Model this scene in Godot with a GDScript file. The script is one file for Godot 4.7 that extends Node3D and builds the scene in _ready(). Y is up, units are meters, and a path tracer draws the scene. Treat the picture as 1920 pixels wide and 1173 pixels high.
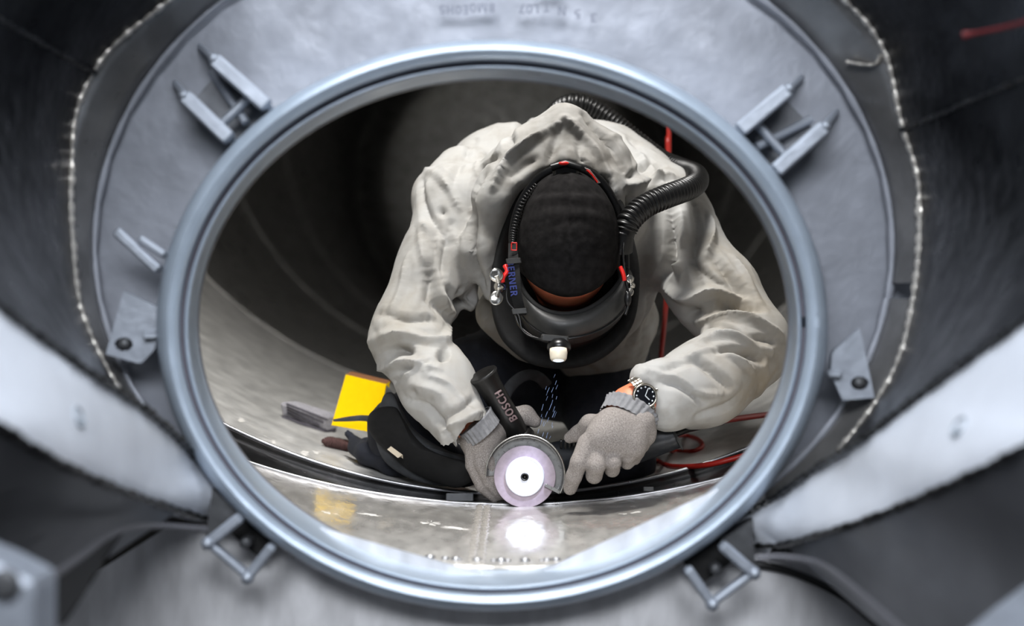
extends Node3D
# A worker grinding a seam inside a large steel tank, seen through an oval manway ring.
# Units are metres, y is up. The tank axis runs along -z; its floor line is y = 0.

const F := 2667.0                      # focal length in pixels of the 1920 x 1173 frame
const CAM := Vector3(0, 0.339, 0)
const TILT := 0.00994                  # camera looks down by 0.57 degrees
const R_TANK := 1.383
var mats := {}
var names := {}
var noise_cache := {}

# ------------------------------------------------------------------ placing
# A point of the place at the distance d along the tank axis, on the line of sight (x, y).
func P(x: float, y: float, d: float) -> Vector3:
	var u := (x - 960.0) / F
	var v := (586.5 - y) / F
	var c := cos(TILT)
	var s := sin(TILT)
	var dir := Vector3(u, v * c - s, -(c + v * s))
	return CAM + dir * (d / -dir.z)

func pts(list: Array) -> PackedVector3Array:
	var o := PackedVector3Array()
	for a in list:
		o.append(P(a[0], a[1], a[2]))
	return o

func px(n: float, d: float) -> float:
	return n * d / F

# smooth curve through points
func spline(p: PackedVector3Array, per: int, closed := false) -> PackedVector3Array:
	var o := PackedVector3Array()
	var n := p.size()
	var last := n if closed else n - 1
	for i in last:
		var a := p[(i - 1 + n) % n] if closed or i > 0 else p[0] * 2.0 - p[1]
		var b := p[i]
		var c := p[(i + 1) % n]
		var d := p[(i + 2) % n] if closed or i + 2 < n else c * 2.0 - b
		for k in per:
			o.append(b.cubic_interpolate(c, a, d, float(k) / per))
	if not closed:
		o.append(p[n - 1])
	return o

# ------------------------------------------------------------------ mesh building
class MB:
	var v := PackedVector3Array()
	var n := PackedVector3Array()
	var uv := PackedVector2Array()
	var idx := PackedInt32Array()
	var col := PackedColorArray()
	func tri(a: int, b: int, c: int) -> void:
		idx.append(a); idx.append(b); idx.append(c)
	func vert(p: Vector3, t := Vector2.ZERO) -> int:
		v.append(p); uv.append(t)
		return v.size() - 1
	# rows of equal length, skinned
	func grid(rows: Array, close_u := false, close_v := false, us := 1.0, vs := 1.0) -> void:
		var base := v.size()
		var m: int = rows[0].size()
		for j in rows.size():
			for i in m:
				vert(rows[j][i], Vector2(us * i / maxf(1, m - 1), vs * j / maxf(1, rows.size() - 1)))
		var jr := rows.size() if close_v else rows.size() - 1
		var ir := m if close_u else m - 1
		for j in jr:
			for i in ir:
				var a := base + j * m + i
				var b := base + j * m + (i + 1) % m
				var c := base + ((j + 1) % rows.size()) * m + i
				var d := base + ((j + 1) % rows.size()) * m + (i + 1) % m
				tri(a, b, d); tri(a, d, c)
	# flat polygon (convex or star-shaped round its middle)
	func fan(poly: PackedVector3Array, flip := false) -> void:
		var mid := Vector3.ZERO
		for p in poly: mid += p
		mid /= poly.size()
		var b := v.size()
		for p in poly: vert(p)
		var c := vert(mid)
		for i in poly.size():
			var k := (i + 1) % poly.size()
			if flip: tri(b + k, b + i, c)
			else: tri(b + i, b + k, c)
	# flat polygon given a thickness along t, with a small chamfer c
	func slab(poly: PackedVector3Array, t: Vector3, c := 0.0) -> void:
		var mid := Vector3.ZERO
		for p in poly: mid += p
		mid /= poly.size()
		var top := PackedVector3Array(); var rim := PackedVector3Array(); var low := PackedVector3Array(); var base := PackedVector3Array()
		var tn := t.normalized()
		for p in poly:
			var q := p + (mid - p).normalized() * c * 1.4
			top.append(q + t); rim.append(p + t - tn * c); low.append(p + tn * c); base.append(q)
		for pair in ([[base, low], [low, rim], [rim, top]] if c > 0 else [[base, top]]):
			for i in poly.size():
				var k := (i + 1) % poly.size()
				var b := v.size()
				vert(pair[0][i]); vert(pair[0][k]); vert(pair[1][k]); vert(pair[1][i])
				tri(b, b + 1, b + 2); tri(b, b + 2, b + 3)
		fan(top); fan(base, true)
	# box with chamfered edges; axes are the columns of b (half sizes)
	func box(c: Vector3, b: Basis, ch := 0.002) -> void:
		var hx := b.x.length(); var hy := b.y.length()
		var kx := ch / maxf(hx, 1e-5); var ky := ch / maxf(hy, 1e-5)
		var poly := PackedVector3Array()
		for q in [[-1, -1 + ky], [-1 + kx, -1], [1 - kx, -1], [1, -1 + ky], [1, 1 - ky], [1 - kx, 1], [-1 + kx, 1], [-1, 1 - ky]]:
			poly.append(c + b.x * q[0] + b.y * q[1] - b.z)
		slab(poly, b.z * 2.0, ch)
	# round bar along a path; radius(t, angle) or a number
	func tube(path: PackedVector3Array, radius, sides := 12, caps := true, squash := 1.0, up := Vector3.ZERO) -> void:
		var rows := []
		var m := path.size()
		var t0 := (path[1] - path[0]).normalized()
		var nn := up if up != Vector3.ZERO else (Vector3.UP if absf(t0.y) < 0.9 else Vector3.RIGHT)
		nn = (nn - t0 * nn.dot(t0)).normalized()
		for j in m:
			var t := (path[mini(j + 1, m - 1)] - path[maxi(j - 1, 0)]).normalized()
			nn = (nn - t * nn.dot(t)).normalized()
			var bb := t.cross(nn)
			var r: float = radius.call(float(j) / (m - 1)) if radius is Callable else float(radius)
			var row := PackedVector3Array()
			for i in sides:
				var a := TAU * i / sides
				row.append(path[j] + nn * cos(a) * r * squash + bb * sin(a) * r)
			rows.append(row)
		grid(rows, true)
		if caps:
			fan(rows[0], true); fan(rows[m - 1])
	# turned shape: profile of (radius, height) along axis at c; sx squashes along side
	func lathe(c: Vector3, axis: Vector3, prof: Array, sides := 32, side := Vector3.ZERO, from := 0.0, to := TAU) -> void:
		var z := axis.normalized()
		var x := side if side != Vector3.ZERO else (Vector3.UP if absf(z.y) < 0.9 else Vector3.RIGHT)
		x = (x - z * x.dot(z)).normalized()
		var y := z.cross(x)
		var whole := absf(to - from - TAU) < 0.001
		var rows := []
		for p in prof:
			var row := PackedVector3Array()
			for i in (sides if whole else sides + 1):
				var a := from + (to - from) * i / sides
				row.append(c + z * p[1] + (x * cos(a) + y * sin(a)) * p[0])
			rows.append(row)
		grid(rows, whole)
	func ball(c: Vector3, b: Basis, la := 12, lo := 16) -> void:
		var rows := []
		for j in la + 1:
			var th := PI * j / la
			var row := PackedVector3Array()
			for i in lo:
				var ph := TAU * i / lo
				row.append(c + b * Vector3(sin(th) * cos(ph), cos(th), sin(th) * sin(ph)))
			rows.append(row)
		grid(rows, true)
	# every triangle cut in four
	func subdivide(uvs: float) -> void:
		var mid := {}
		var out := PackedInt32Array()
		for k in range(0, idx.size(), 3):
			var q := [0, 0, 0]
			for e in 3:
				var a := idx[k + e]; var b := idx[k + (e + 1) % 3]
				var key := mini(a, b) * 4194304 + maxi(a, b)
				var got = mid.get(key)
				if got == null:
					var p := (v[a] + v[b]) * 0.5
					got = vert(p, Vector2(p.x, p.y) * uvs)
					mid[key] = got
				q[e] = got
			var i0 := idx[k]; var i1 := idx[k + 1]; var i2 := idx[k + 2]
			out.append_array(PackedInt32Array([i0, q[0], q[2], q[0], i1, q[1], q[2], q[1], i2, q[0], q[1], q[2]]))
		idx = out
	func done(flat := false) -> ArrayMesh:
		var vv := v; var uu := uv; var ii := idx
		if flat:
			vv = PackedVector3Array(); uu = PackedVector2Array(); ii = PackedInt32Array()
			for k in idx.size():
				vv.append(v[idx[k]]); uu.append(uv[idx[k]]); ii.append(k)
		var nn := PackedVector3Array(); nn.resize(vv.size())
		for k in range(0, ii.size(), 3):
			var a := vv[ii[k]]; var f := (vv[ii[k + 2]] - a).cross(vv[ii[k + 1]] - a)
			nn[ii[k]] += f; nn[ii[k + 1]] += f; nn[ii[k + 2]] += f
		for k in nn.size():
			nn[k] = nn[k].normalized() if nn[k].length_squared() > 1e-20 else Vector3.UP
		var a := []; a.resize(Mesh.ARRAY_MAX)
		a[Mesh.ARRAY_VERTEX] = vv; a[Mesh.ARRAY_NORMAL] = nn; a[Mesh.ARRAY_TEX_UV] = uu; a[Mesh.ARRAY_INDEX] = ii
		if col.size() == vv.size(): a[Mesh.ARRAY_COLOR] = col
		var m := ArrayMesh.new()
		m.add_surface_from_arrays(Mesh.PRIMITIVE_TRIANGLES, a)
		return m

# ------------------------------------------------------------------ distance field for bodies and cloth
class Field:
	var o: Vector3
	var h: float
	var nx: int
	var ny: int
	var nz: int
	var g := PackedFloat32Array()
	func _init(lo: Vector3, hi: Vector3, cell: float) -> void:
		o = lo; h = cell
		nx = int((hi.x - lo.x) / cell) + 2; ny = int((hi.y - lo.y) / cell) + 2; nz = int((hi.z - lo.z) / cell) + 2
		g.resize(nx * ny * nz); g.fill(1.0)
	func span(lo: Vector3, hi: Vector3) -> Array:
		var a := (lo - o) / h
		var b := (hi - o) / h
		return [maxi(0, int(a.x)), mini(nx - 1, int(b.x) + 1), maxi(0, int(a.y)), mini(ny - 1, int(b.y) + 1), maxi(0, int(a.z)), mini(nz - 1, int(b.z) + 1)]
	# tapered capsule joined smoothly (or cut away smoothly)
	func cap(a: Vector3, b: Vector3, ra: float, rb: float, k := 0.02, cut := false) -> void:
		var m := maxf(ra, rb) + k + 2.0 * h
		var s := span(a.min(b) - Vector3.ONE * m, a.max(b) + Vector3.ONE * m)
		var ba := b - a
		var inv := 1.0 / maxf(ba.length_squared(), 1e-9)
		var dr := rb - ra
		var ik := 0.25 / k
		for z in range(s[4], s[5] + 1):
			for y in range(s[2], s[3] + 1):
				var at: int = (z * ny + y) * nx
				var q := o + Vector3(s[0], y, z) * h - a
				for x in range(s[0], s[1] + 1):
					var t := clampf(q.dot(ba) * inv, 0.0, 1.0)
					var d := (q - ba * t).length() - ra - dr * t
					q.x += h
					var e := g[at + x]
					if cut:
						var w := maxf(k - absf(e + d), 0.0)
						g[at + x] = maxf(e, -d) + w * w * ik
					else:
						var w := maxf(k - absf(e - d), 0.0)
						g[at + x] = minf(e, d) - w * w * ik
	# ellipsoid; b has the half axes as columns
	func ell(c: Vector3, b: Basis, k := 0.02, cut := false) -> void:
		var r := maxf(b.x.length(), maxf(b.y.length(), b.z.length()))
		var sm := minf(b.x.length(), minf(b.y.length(), b.z.length()))
		var m := r + k + 2.0 * h
		var s := span(c - Vector3.ONE * m, c + Vector3.ONE * m)
		var inv := b.inverse()
		var inv2 := inv.transposed() * inv
		var ik := 0.25 / k
		for z in range(s[4], s[5] + 1):
			for y in range(s[2], s[3] + 1):
				var at: int = (z * ny + y) * nx
				var q := o + Vector3(s[0], y, z) * h - c
				for x in range(s[0], s[1] + 1):
					var k0 := (inv * q).length()
					var k1 := (inv2 * q).length()
					var d := k0 * (k0 - 1.0) / k1 if k1 > 1e-6 else -sm
					q.x += h
					var e := g[at + x]
					if cut:
						var w := maxf(k - absf(e + d), 0.0)
						g[at + x] = maxf(e, -d) + w * w * ik
					else:
						var w := maxf(k - absf(e - d), 0.0)
						g[at + x] = minf(e, d) - w * w * ik
	# half space removed: everything on the side of n beyond c, within reach
	func chop(c: Vector3, n: Vector3, reach: float) -> void:
		var s := span(c - Vector3.ONE * reach, c + Vector3.ONE * reach)
		for z in range(s[4], s[5] + 1):
			for y in range(s[2], s[3] + 1):
				for x in range(s[0], s[1] + 1):
					var q := o + Vector3(x, y, z) * h - c
					if q.length() < reach:
						var at: int = (z * ny + y) * nx + x
						g[at] = maxf(g[at], q.dot(n))
	func at_point(p: Vector3) -> float:
		var q := (p - o) / h
		var x := int(q.x); var y := int(q.y); var z := int(q.z)
		if x < 0 or y < 0 or z < 0 or x >= nx or y >= ny or z >= nz: return 1.0
		return g[(z * ny + y) * nx + x]
	# where a line from p along d first meets the surface
	func hit(p: Vector3, d: Vector3, far: float) -> Vector3:
		var t := 0.0
		while t < far:
			var e := at_point(p + d * t)
			if e < 0.0: return p + d * t
			t += clampf(e * 0.5, h * 0.3, 0.05)
		return p + d * far
	# surface nets
	func skin(m: MB, uvs := 4.0) -> void:
		var cell := {}
		var off := [0, 1, nx, nx + 1, nx * ny, nx * ny + 1, nx * ny + nx, nx * ny + nx + 1]
		var o1: int = off[1]; var o2: int = off[2]; var o3: int = off[3]; var o4: int = off[4]; var o5: int = off[5]; var o6: int = off[6]; var o7: int = off[7]
		var cx := [0, 1, 0, 1, 0, 1, 0, 1]; var cy := [0, 0, 1, 1, 0, 0, 1, 1]; var cz := [0, 0, 0, 0, 1, 1, 1, 1]
		var edges := [[0, 1], [2, 3], [4, 5], [6, 7], [0, 2], [1, 3], [4, 6], [5, 7], [0, 4], [1, 5], [2, 6], [3, 7]]
		var lim := h * 1.8
		var list := PackedInt32Array()
		for z in nz - 1:
			for y in ny - 1:
				var row := (z * ny + y) * nx
				for x in nx - 1:
					var i := row + x
					var f := g[i]
					if f > lim or f < -lim: continue
					var neg := f < 0.0
					if (g[i + o1] < 0.0) == neg and (g[i + o2] < 0.0) == neg and (g[i + o3] < 0.0) == neg and (g[i + o4] < 0.0) == neg and (g[i + o5] < 0.0) == neg and (g[i + o6] < 0.0) == neg and (g[i + o7] < 0.0) == neg: continue
					var sum := Vector3.ZERO; var cnt := 0
					for e in edges:
						var fa := g[i + off[e[0]]]; var fb := g[i + off[e[1]]]
						if (fa < 0.0) != (fb < 0.0):
							var t := fa / (fa - fb)
							var pa := Vector3(cx[e[0]], cy[e[0]], cz[e[0]]); var pb := Vector3(cx[e[1]], cy[e[1]], cz[e[1]])
							sum += pa.lerp(pb, t); cnt += 1
					var p := o + (Vector3(x, y, z) + sum / cnt) * h
					cell[i] = m.vert(p, Vector2(p.x, p.y) * uvs)
					list.append(i)
		var sx := 1; var sy := nx; var sz := nx * ny
		for i in list:
			var neg := g[i] < 0.0
			for q in [[sx, sy, sz], [sy, sz, sx], [sz, sx, sy]]:
				if (g[i + q[0]] < 0.0) != neg:
					var a = cell.get(i); var b = cell.get(i - q[1]); var c = cell.get(i - q[1] - q[2]); var d = cell.get(i - q[2])
					if a == null or b == null or c == null or d == null: continue
					if neg:
						m.tri(a, c, b); m.tri(a, d, c)
					else:
						m.tri(a, b, c); m.tri(a, c, d)

# ------------------------------------------------------------------ things, parts
func thing(called: String, label: String, category: String, at: Vector3, group := "", kind := "") -> Node3D:
	var o := Node3D.new()
	o.name = numbered(called)
	o.position = at
	if label: o.set_meta("label", label)
	if category: o.set_meta("category", category)
	if group: o.set_meta("group", group)
	if kind: o.set_meta("kind", kind)
	add_child(o, true)
	return o

func numbered(called: String) -> String:
	var n: int = names.get(called, 0)
	names[called] = n + 1
	return called if n == 0 else "%s_%03d" % [called, n]

# a part; its vertices are in the world's axes, so it is set back by where its thing stands
func part(t: Node3D, called: String, m: MB, mat: Material, flat := false, label := "") -> MeshInstance3D:
	return put(t, called, m.done(flat), mat, label)

func put(t: Node3D, called: String, mesh: Mesh, mat: Material, label := "") -> MeshInstance3D:
	var o := MeshInstance3D.new()
	var n := 0
	var free := called
	while t.has_node(NodePath(free)):
		n += 1
		free = "%s_%03d" % [called, n]
	o.name = free
	o.mesh = mesh
	o.material_override = mat
	o.cast_shadow = GeometryInstance3D.SHADOW_CASTING_SETTING_ON
	if not t is MeshInstance3D: o.position = -t.position
	if label: o.set_meta("label", label)
	t.add_child(o, true)
	return o

func lettering(text: String, height: float, depth: float) -> TextMesh:
	var f := SystemFont.new()
	f.font_names = PackedStringArray(["Droid Sans"])
	f.font_weight = 700
	var t := TextMesh.new()
	t.text = text; t.font = f; t.font_size = 64; t.depth = depth / (height / 46.0); t.pixel_size = height / 46.0
	t.depth = depth
	t.curve_step = 2.0
	return t

# text laid on a surface: origin, reading direction, up, bent round a cylinder of radius r if given
func write_on(t: Node3D, text: String, height: float, at: Vector3, along: Vector3, up: Vector3, mat: Material, r := 0.0, lift := 0.0006) -> MeshInstance3D:
	var src := lettering(text, height, 0.0008)
	var arr := src.get_mesh_arrays()
	var v: PackedVector3Array = arr[Mesh.ARRAY_VERTEX]
	var ix: PackedInt32Array = arr[Mesh.ARRAY_INDEX]
	var n := along.cross(up).normalized()
	var m := MB.new()
	for p in v:
		var q: Vector3
		if r > 0.0:
			var a := p.y / r
			q = at + along * p.x + up * sin(a) * (r + p.z) + n * (cos(a) * (r + p.z + lift) - r)
		else:
			q = at + along * p.x + up * p.y + n * (p.z + lift)
		m.vert(q)
	m.idx = ix
	return part(t, "lettering", m, mat, true)

# ------------------------------------------------------------------ materials
func noise_tex(seed_: int, freq: float, lo: Color, hi: Color, size := 512, oct := 4, as_normal := false, kind := FastNoiseLite.TYPE_SIMPLEX_SMOOTH, mid = null) -> NoiseTexture2D:
	var f := FastNoiseLite.new()
	f.seed = seed_; f.frequency = freq; f.noise_type = kind; f.fractal_octaves = oct
	var t := NoiseTexture2D.new()
	t.width = size; t.height = size; t.seamless = true; t.noise = f
	if as_normal:
		t.as_normal_map = true; t.bump_strength = 4.0
	else:
		var g := Gradient.new()
		g.set_color(0, lo); g.set_color(1, hi)
		if mid != null: g.add_point(mid[0], mid[1])
		t.color_ramp = g
	return t

func mat(called: String, c: Color, rough := 0.5, metal := 0.0) -> StandardMaterial3D:
	var m := StandardMaterial3D.new()
	m.resource_name = called
	m.albedo_color = c; m.roughness = rough; m.metallic = metal
	mats[called] = m
	return m

# steel with mottled tone, mottled gloss and fine relief
func steel(called: String, c: Color, rough: float, metal: float, spread := 0.15, scale := Vector3(1.5, 1.5, 1.5), seed_ := 1, relief := 0.25) -> StandardMaterial3D:
	var m := mat(called, c, 1.0, metal)
	var key := "s%d_%.2f" % [seed_, spread]
	if not noise_cache.has(key):
		noise_cache[key] = noise_tex(seed_, 0.012, Color.from_hsv(0, 0, 1.0 - spread), Color.from_hsv(0, 0, 1.0), 512, 5)
	var kr := "r%d_%.2f" % [seed_, rough]
	if not noise_cache.has(kr):
		noise_cache[kr] = noise_tex(seed_ + 50, 0.015, Color.from_hsv(0, 0, clampf(rough - 0.08, 0, 1)), Color.from_hsv(0, 0, clampf(rough + 0.1, 0, 1)), 512, 4)
	m.albedo_texture = noise_cache[key]
	m.roughness_texture = noise_cache[kr]
	if relief > 0.0:
		if not noise_cache.has("n"):
			noise_cache["n"] = noise_tex(9, 0.02, Color.BLACK, Color.WHITE, 512, 4, true)
		m.normal_enabled = true
		m.normal_texture = noise_cache["n"]
		m.normal_scale = relief
	m.uv1_triplanar = true
	m.uv1_world_triplanar = true
	m.uv1_scale = scale
	return m

func _ready() -> void:
	# ---------------- camera, sky, lights, exposure
	var cam := Camera3D.new()
	cam.name = "camera"
	cam.keep_aspect = Camera3D.KEEP_HEIGHT
	cam.fov = rad_to_deg(2.0 * atan(586.5 / F))
	cam.near = 0.05
	cam.far = 60.0
	cam.position = CAM
	cam.rotation.x = -TILT
	var lens := CameraAttributesPhysical.new()
	lens.frustum_focal_length = 50.0
	lens.frustum_focus_distance = 2.33
	lens.exposure_aperture = 2.3
	cam.attributes = lens
	cam.fov = rad_to_deg(2.0 * atan(586.5 / F))
	add_child(cam)
	var env := Environment.new()
	var sky := ProceduralSkyMaterial.new()
	sky.sky_top_color = Color(0.36, 0.38, 0.41); sky.sky_horizon_color = Color(0.25, 0.26, 0.28)
	sky.ground_horizon_color = Color(0.13, 0.13, 0.13); sky.ground_bottom_color = Color(0.06, 0.06, 0.06)
	env.sky = Sky.new(); env.sky.sky_material = sky
	env.background_mode = Environment.BG_SKY
	env.tonemap_mode = Environment.TONE_MAPPER_LINEAR
	env.tonemap_exposure = 1.0
	env.sdfgi_enabled = true; env.ssao_enabled = true; env.ssil_enabled = true
	var we := WorldEnvironment.new()
	we.name = "environment"; we.environment = env
	add_child(we)
	make_materials()
	# hall lamp above the open top of the front shell, lamp under the tank's crown
	lamp_panel("hall_light", "wide white hall light panel hanging over the open front shell", Vector3(-0.1, 2.3, -0.95), Vector3(-0.05, 0.3, -1.55), Vector2(2.0, 1.0), Color(0.95, 0.97, 1.0), 6.5)
	lamp_panel("hall_light", "white hall light panel above and behind the viewer", Vector3(-0.1, 1.65, 1.0), Vector3(0.0, 0.1, -1.7), Vector2(1.6, 0.7), Color(0.96, 0.975, 1.0), 10.0)
	lamp_panel("work_light", "white work light panel under the crown inside the tank", Vector3(-0.10, 1.75, -2.0), Vector3(0.02, 0.3, -2.5), Vector2(0.45, 0.26), Color(1.0, 0.99, 0.975), 3.9)
	# ---------------- the place, then the things in it
	tank()
	front_shell()
	manway_ring()
	foreground()
	worker()
	respirator()
	breathing_hose()
	watch()
	grinder()
	cables()
	clutter()

func lamp_panel(called: String, label: String, at: Vector3, to: Vector3, size: Vector2, c: Color, energy: float) -> void:
	var t := thing(called, label, "lamp", at)
	var b := Basis.looking_at(to - at, Vector3.FORWARD if absf((to - at).normalized().y) > 0.9 else Vector3.UP)
	var m := MB.new()
	m.box(at - (to - at).normalized() * 0.04, Basis(b.x * (size.x / 2 + 0.03), b.y * (size.y / 2 + 0.03), b.z * 0.03), 0.006)
	part(t, "housing", m, mats.lamp_case, true)
	var g := MB.new()
	g.box(at - (to - at).normalized() * 0.006, Basis(b.x * size.x / 2, b.y * size.y / 2, b.z * 0.005), 0.001)
	part(t, "diffuser", g, mats.lamp_glow, true)
	var l := AreaLight3D.new()
	l.name = called + "_source"
	l.area_size = size
	l.light_color = c
	l.light_energy = energy
	l.area_range = 12.0
	l.area_attenuation = 2.0
	l.shadow_enabled = true
	l.position = at + (to - at).normalized() * 0.01
	l.basis = b
	add_child(l)

func make_materials() -> void:
	mat("lamp_case", Color(0.55, 0.56, 0.57), 0.5, 0.3)
	var g := mat("lamp_glow", Color(0.9, 0.9, 0.9), 0.6)
	g.emission_enabled = true; g.emission = Color(0.92, 0.96, 1.0); g.emission_energy_multiplier = 1.0
	steel("tank_steel", Color(0.64, 0.635, 0.62), 0.30, 0.5, 0.25, Vector3(1.2, 1.2, 0.5), 1, 0.12)
	steel("tank_dusty", Color(0.91, 0.905, 0.89), 0.38, 0.15, 0.3, Vector3(2.5, 2.5, 1.5), 2, 0.3)
	steel("floor_polished", Color(0.84, 0.825, 0.80), 0.14, 0.42, 0.25, Vector3(4.0, 4.0, 1.5), 3, 0.1)
	steel("rim_steel", Color(0.62, 0.62, 0.63), 0.32, 0.8, 0.1, Vector3(4, 4, 4), 3, 0.1)
	steel("bulkhead_steel", Color(0.52, 0.535, 0.57), 0.48, 0.3, 0.12, Vector3(2, 2, 2), 4, 0.15)
	steel("ring_steel", Color(0.68, 0.73, 0.785), 0.33, 0.4, 0.12, Vector3(2, 2, 2), 5, 0.12)
	steel("lug_steel", Color(0.62, 0.645, 0.685), 0.45, 0.5, 0.12, Vector3(3, 3, 3), 5, 0.2)
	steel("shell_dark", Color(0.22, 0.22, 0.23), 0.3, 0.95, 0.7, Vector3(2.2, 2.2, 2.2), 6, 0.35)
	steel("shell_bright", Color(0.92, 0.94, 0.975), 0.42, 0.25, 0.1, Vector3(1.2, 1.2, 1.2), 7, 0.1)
	steel("weld_bead", Color(0.40, 0.40, 0.40), 0.28, 0.95, 0.5, Vector3(9, 9, 9), 8, 0.6)
	steel("plate_steel", Color(0.90, 0.90, 0.91), 0.4, 0.3, 0.2, Vector3(3, 1, 1), 10, 0.1)
	steel("joint", Color(0.30, 0.30, 0.305), 0.22, 0.9, 0.3, Vector3(4, 4, 4), 3, 0.1)
	steel("weld_floor", Color(0.80, 0.78, 0.75), 0.25, 0.4, 0.15, Vector3(12, 12, 12), 8, 0.4)
	steel("shell_collar", Color(0.58, 0.575, 0.57), 0.3, 0.6, 0.3, Vector3(2.2, 2.2, 2.2), 6, 0.2)
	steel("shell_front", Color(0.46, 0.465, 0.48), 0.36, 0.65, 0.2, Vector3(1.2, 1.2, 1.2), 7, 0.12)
	mat("stamp_pale", Color(0.60, 0.63, 0.66), 0.5, 0.3)
	steel("gusset_dark", Color(0.34, 0.345, 0.355), 0.5, 0.5, 0.2, Vector3(5, 5, 5), 5, 0.2)
	mat("rim_grey", Color(0.42, 0.42, 0.44), 0.4, 0.6)
	var ll := mat("lamp_lens", Color(0.8, 0.85, 0.95), 0.2)
	ll.emission_enabled = true; ll.emission = Color(0.8, 0.88, 1.0); ll.emission_energy_multiplier = 2.0
	steel("pocket_steel", Color(0.42, 0.43, 0.45), 0.5, 0.4, 0.2, Vector3(3, 3, 3), 5, 0.2)
	steel("hall_floor", Color(0.16, 0.16, 0.165), 0.8, 0.0, 0.3, Vector3(1, 1, 1), 2, 0.2)
	mat("gasket", Color(0.34, 0.33, 0.36), 0.7)
	mat("black_gap", Color(0.03, 0.03, 0.035), 0.6)
	mat("stamp_ink", Color(0.40, 0.415, 0.46), 0.6)
	mat("red_paint", Color(0.35, 0.03, 0.05), 0.5)
	# cloth
	var c := steel("coverall_cloth", Color(0.665, 0.665, 0.66), 0.85, 0.0, 0.13, Vector3(5, 5, 5), 21, 0.35)
	c.albedo_texture = noise_tex(21, 0.008, Color(0.85, 0.83, 0.80), Color(1, 1, 1), 512, 5, false, FastNoiseLite.TYPE_SIMPLEX_SMOOTH, [0.4, Color(0.97, 0.96, 0.945)])
	c.normal_texture = noise_tex(77, 0.012, Color.BLACK, Color.WHITE, 512, 3, true)
	c.vertex_color_use_as_albedo = true
	c.uv1_scale = Vector3(4, 4, 4); c.normal_scale = 0.5
	c.rim_enabled = true; c.rim = 0.1
	c.metallic_specular = 0.35
	steel("navy_cloth", Color(0.12, 0.135, 0.18), 0.9, 0.0, 0.4, Vector3(6, 6, 6), 22, 0.4)
	steel("black_cloth", Color(0.16, 0.155, 0.155), 0.92, 0.0, 0.45, Vector3(9, 9, 9), 23, 0.4)
	mats.black_cloth.metallic_specular = 0.15
	steel("pad_black", Color(0.035, 0.035, 0.037), 0.85, 0.0, 0.4, Vector3(7, 7, 7), 24, 0.3)
	steel("pad_grey", Color(0.30, 0.31, 0.325), 0.85, 0.0, 0.3, Vector3(7, 7, 7), 25, 0.3)
	steel("glove_knit", Color(0.70, 0.675, 0.66), 0.9, 0.0, 0.45, Vector3(60, 40, 40), 26, 0.6)
	mats.glove_knit.albedo_texture = noise_tex(88, 0.05, Color(0.55, 0.53, 0.51), Color(1, 1, 1), 512, 3)
	mats.glove_knit.uv1_scale = Vector3(14, 14, 14)
	steel("glove_rib", Color(0.55, 0.55, 0.56), 0.9, 0.0, 0.2, Vector3(16, 16, 16), 27, 0.4)
	steel("glove_grip", Color(0.55, 0.57, 0.60), 0.75, 0.0, 0.1, Vector3(16, 16, 16), 28, 0.3)
	var s := mat("skin", Color(0.88, 0.50, 0.36), 0.5)
	s.subsurf_scatter_enabled = true; s.subsurf_scatter_strength = 0.2
	# gear
	mat("rubber_black", Color(0.05, 0.05, 0.052), 0.38)
	mat("hose_black", Color(0.055, 0.055, 0.055), 0.36)
	mat("plastic_black", Color(0.035, 0.036, 0.04), 0.32)
	steel("brow_grey", Color(0.17, 0.17, 0.165), 0.5, 0.0, 0.25, Vector3(9, 9, 9), 29, 0.15)
	steel("tool_blue_black", Color(0.11, 0.125, 0.15), 0.45, 0.0, 0.3, Vector3(9, 9, 9), 30, 0.2)
	steel("tool_black", Color(0.075, 0.072, 0.07), 0.4, 0.0, 0.4, Vector3(9, 9, 9), 31, 0.2)
	mat("letter_faded", Color(0.52, 0.44, 0.44), 0.6)
	mat("letter_blue", Color(0.10, 0.16, 0.42), 0.6)
	mat("red_plastic", Color(0.85, 0.10, 0.07), 0.4)
	mat("chrome", Color(0.80, 0.79, 0.76), 0.18, 1.0)
	steel("guard_steel", Color(0.56, 0.56, 0.555), 0.3, 0.5, 0.08, Vector3(10, 10, 10), 32, 0.15)
	steel("disc_grit", Color(0.63, 0.575, 0.615), 0.5, 0.1, 0.12, Vector3(14, 14, 14), 33, 0.15)
	mat("disc_hub", Color(0.88, 0.89, 0.92), 0.3, 0.45)
	mat("watch_steel", Color(0.66, 0.64, 0.60), 0.25, 0.95)
	mat("watch_dial", Color(0.03, 0.04, 0.07), 0.25)
	mat("watch_mark", Color(0.82, 0.84, 0.86), 0.4)
	mat("ivory", Color(0.86, 0.82, 0.74), 0.4)
	mat("cable_red", Color(0.62, 0.12, 0.085), 0.38)
	steel("card_yellow", Color(0.94, 0.77, 0.0), 0.6, 0.0, 0.05, Vector3(8, 8, 8), 34, 0.05)
	mats.card_yellow.metallic_specular = 0.15
	mat("card_brown", Color(0.50, 0.33, 0.20), 0.8)
	steel("fleece_grey", Color(0.80, 0.79, 0.82), 0.9, 0.0, 0.35, Vector3(20, 20, 20), 35, 0.6)
	mat("fleece_dark", Color(0.32, 0.31, 0.34), 0.9)
	steel("rope_brown", Color(0.36, 0.25, 0.24), 0.9, 0.0, 0.3, Vector3(20, 20, 20), 36, 0.5)
	mat("paper_tag", Color(0.86, 0.80, 0.70), 0.7)
	mat("dust_pale", Color(0.84, 0.83, 0.81), 0.8)
	mat("hood_white", Color(0.9, 0.88, 0.86), 0.5)
	var sp := mat("spark_glow", Color(0.7, 0.8, 1.0), 0.4)
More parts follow.
